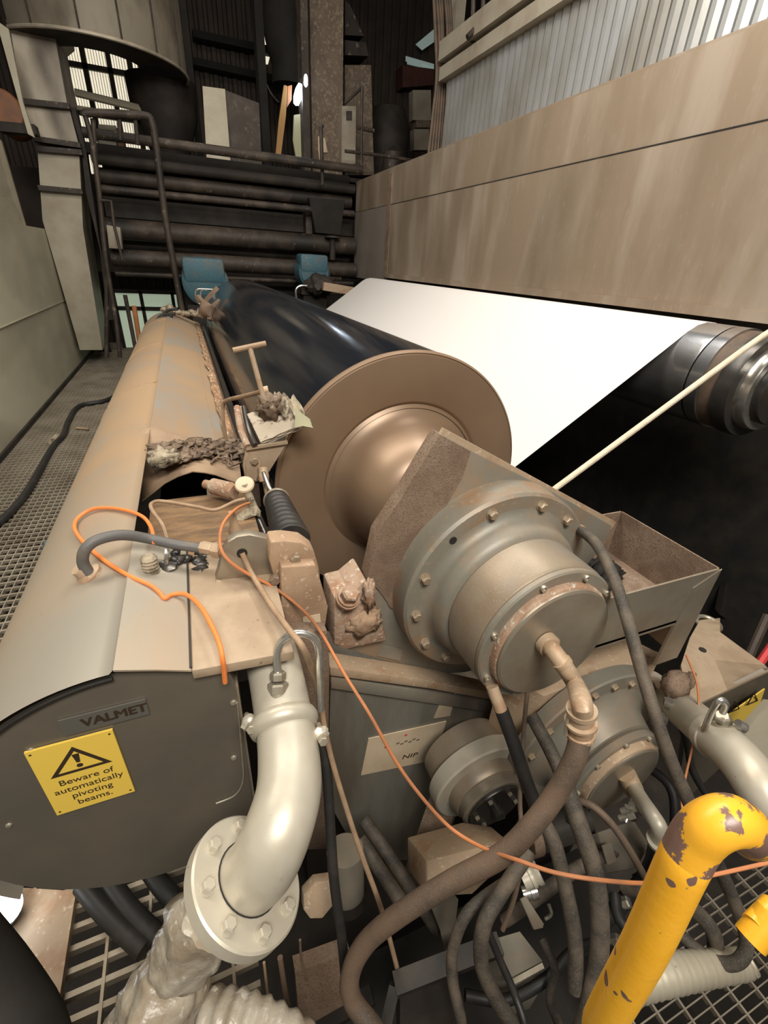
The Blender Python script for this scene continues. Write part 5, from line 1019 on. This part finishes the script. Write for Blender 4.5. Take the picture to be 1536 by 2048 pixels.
for i, (u0, v0, u1, v1) in enumerate([(196, 248, 232, 325), (232, 255, 244, 330)]):
    tag(build('lit_sheet', G().prism(pl([(u0, v0), (u1, v0 + 3), (u1 + 10, v1), (u0 + 2, v1)], 11.5), (0, .1, 0)), ['ductlight', 'orangedrum'][i], None, 30), ['pale sheet behind the ladder frame below the daylight window', 'narrow orange board behind the ladder frame'][i], 'sheet')
tag(build('railing_tubes', G().tube([at(150, 185, 10), at(285, 218, 10)], .05, 8, 0).tube([at(150, 215, 10), at(280, 235, 10)], .03, 8, 0), 'ductlight'), 'pale pipe pair crossing in front of the daylight window', 'pipe')
# blue motors
def motor(u, v, Y, s_, l):
    c = at(u, v, Y); m_ = thing('electric_motor', l, 'motor', c - Vector((0, 0, .35 * s_)))
    g = G().lathe(c + Vector((0, -.1 * s_, 0)), (0, 1, 0), [(0, 0), (.28 * s_, 0), (.33 * s_, .04), (.34 * s_, .5 * s_), (0, .5 * s_)], 28); build('casing', g, 'blue', m_, 40)
    build('terminal_box', G().box(c.x - .30 * s_, c.x + .28 * s_, c.y - .12 * s_, c.y + .35 * s_, c.z + .0 * s_, c.z + .33 * s_), 'blue', m_, 30, bevel=.05 * s_)
    build('pedestal', G().box(c.x - .25 * s_, c.x + .25 * s_, c.y - .05, c.y + .25, -1.5, c.z - .42 * s_), 'bgdark', m_, 30)
    build('foot', G().box(c.x - .3 * s_, c.x + .3 * s_, c.y - .1, c.y + .3, c.z - .42 * s_, c.z - .3 * s_), 'bgdark', m_, 30)
    return m_
mo = motor(412, 566, 8.0, 1.0, 'blue electric motor with white bent handles at the far end of the beam')
for dx in (0, .07): c = at(405, 590, 7.6); build('bent_handle', G().tube([c + Vector((dx, 0, -.12)), c + Vector((dx - .08, 0, -.1)), c + Vector((dx - .08, 0, .06)), c + Vector((dx + .08, 0, .07))], .012, 8, 3), 'chrome', mo)
mo = motor(628, 545, 8.4, .8, 'dark blue motor left of the hood corner')
build('gearbox', G().blob(at(640, 570, 8.2), .25, .2, .16, .3, 2, 3), 'bgdark', mo)
build('white_loop', G().tube([at(593, 598, 8.1), at(592, 580, 8.1), at(600, 572, 8.1), at(614, 572, 8.1)], .018, 8), 'chrome', mo)
tag(build('tan_shaft_guard', G().bar(at(645, 572, 8.0), at(705, 582, 8.0), .15, .12), 'tan'), 'tan shaft guard bar between dark blue motor and hood', 'guard')
# pit side wall and structures right below the hood
tag(build('pit_side_plate', G().box(3.45, 3.5, -1, 7, -1.5, 1.4), 'darksteel'), 'dark steel side plate of the pit below the guide roll', 'plate')
tag(build('pit_slanted_plate', G().prism([at(1500, 925, 1.9), at(1560, 900, 1.9), at(1560, 1300, 1.4), at(1440, 1230, 1.4)], (.03, .06, 0)), 'darksteel', None, 30), 'slanted dark grey plate at the right edge beyond the tray', 'plate')
for i, (a, b_, m_) in enumerate([((1536, 1230), (1500, 1310), 'bgpipe'), ((1545, 1290), (1520, 1325), 'red')]):
    tag(build('right_edge_bar', G().tube([D(*a, 2.2), D(*b_, 2.2)], .02, 8, 0), m_), ['brown bar at the right edge above the second beam', 'small red bar at the right edge above the second beam'][i], 'bar')
# frame below the roll (dark doctor blade side between beam and roll)
db2 = thing('doctor_beam', 'long brown doctor beam lying along the black roll beside the beam cover', 'beam', (.25, 4, .6))
build('blade_holder', G().bar((.175, 1.9, .80), (.175, 6.9, .80), .05, .12), 'rust', db2)
build('dark_rail', G().bar((.185, 1.9, .885), (.185, 6.9, .885), .03, .05), 'darksteel', db2)
tag(build('machine_bed', G().box(-.1, 1.6, 1.4, 7.2, -1.4, .2), 'bgdark'), 'dark machine bed under the black roll', 'bed')
tag(build('pit_bed', G().box(.2, .95, 1.2, 1.38, -1.4, .1), 'bgdark'), 'dark bed casting behind the NIP column', 'bed')
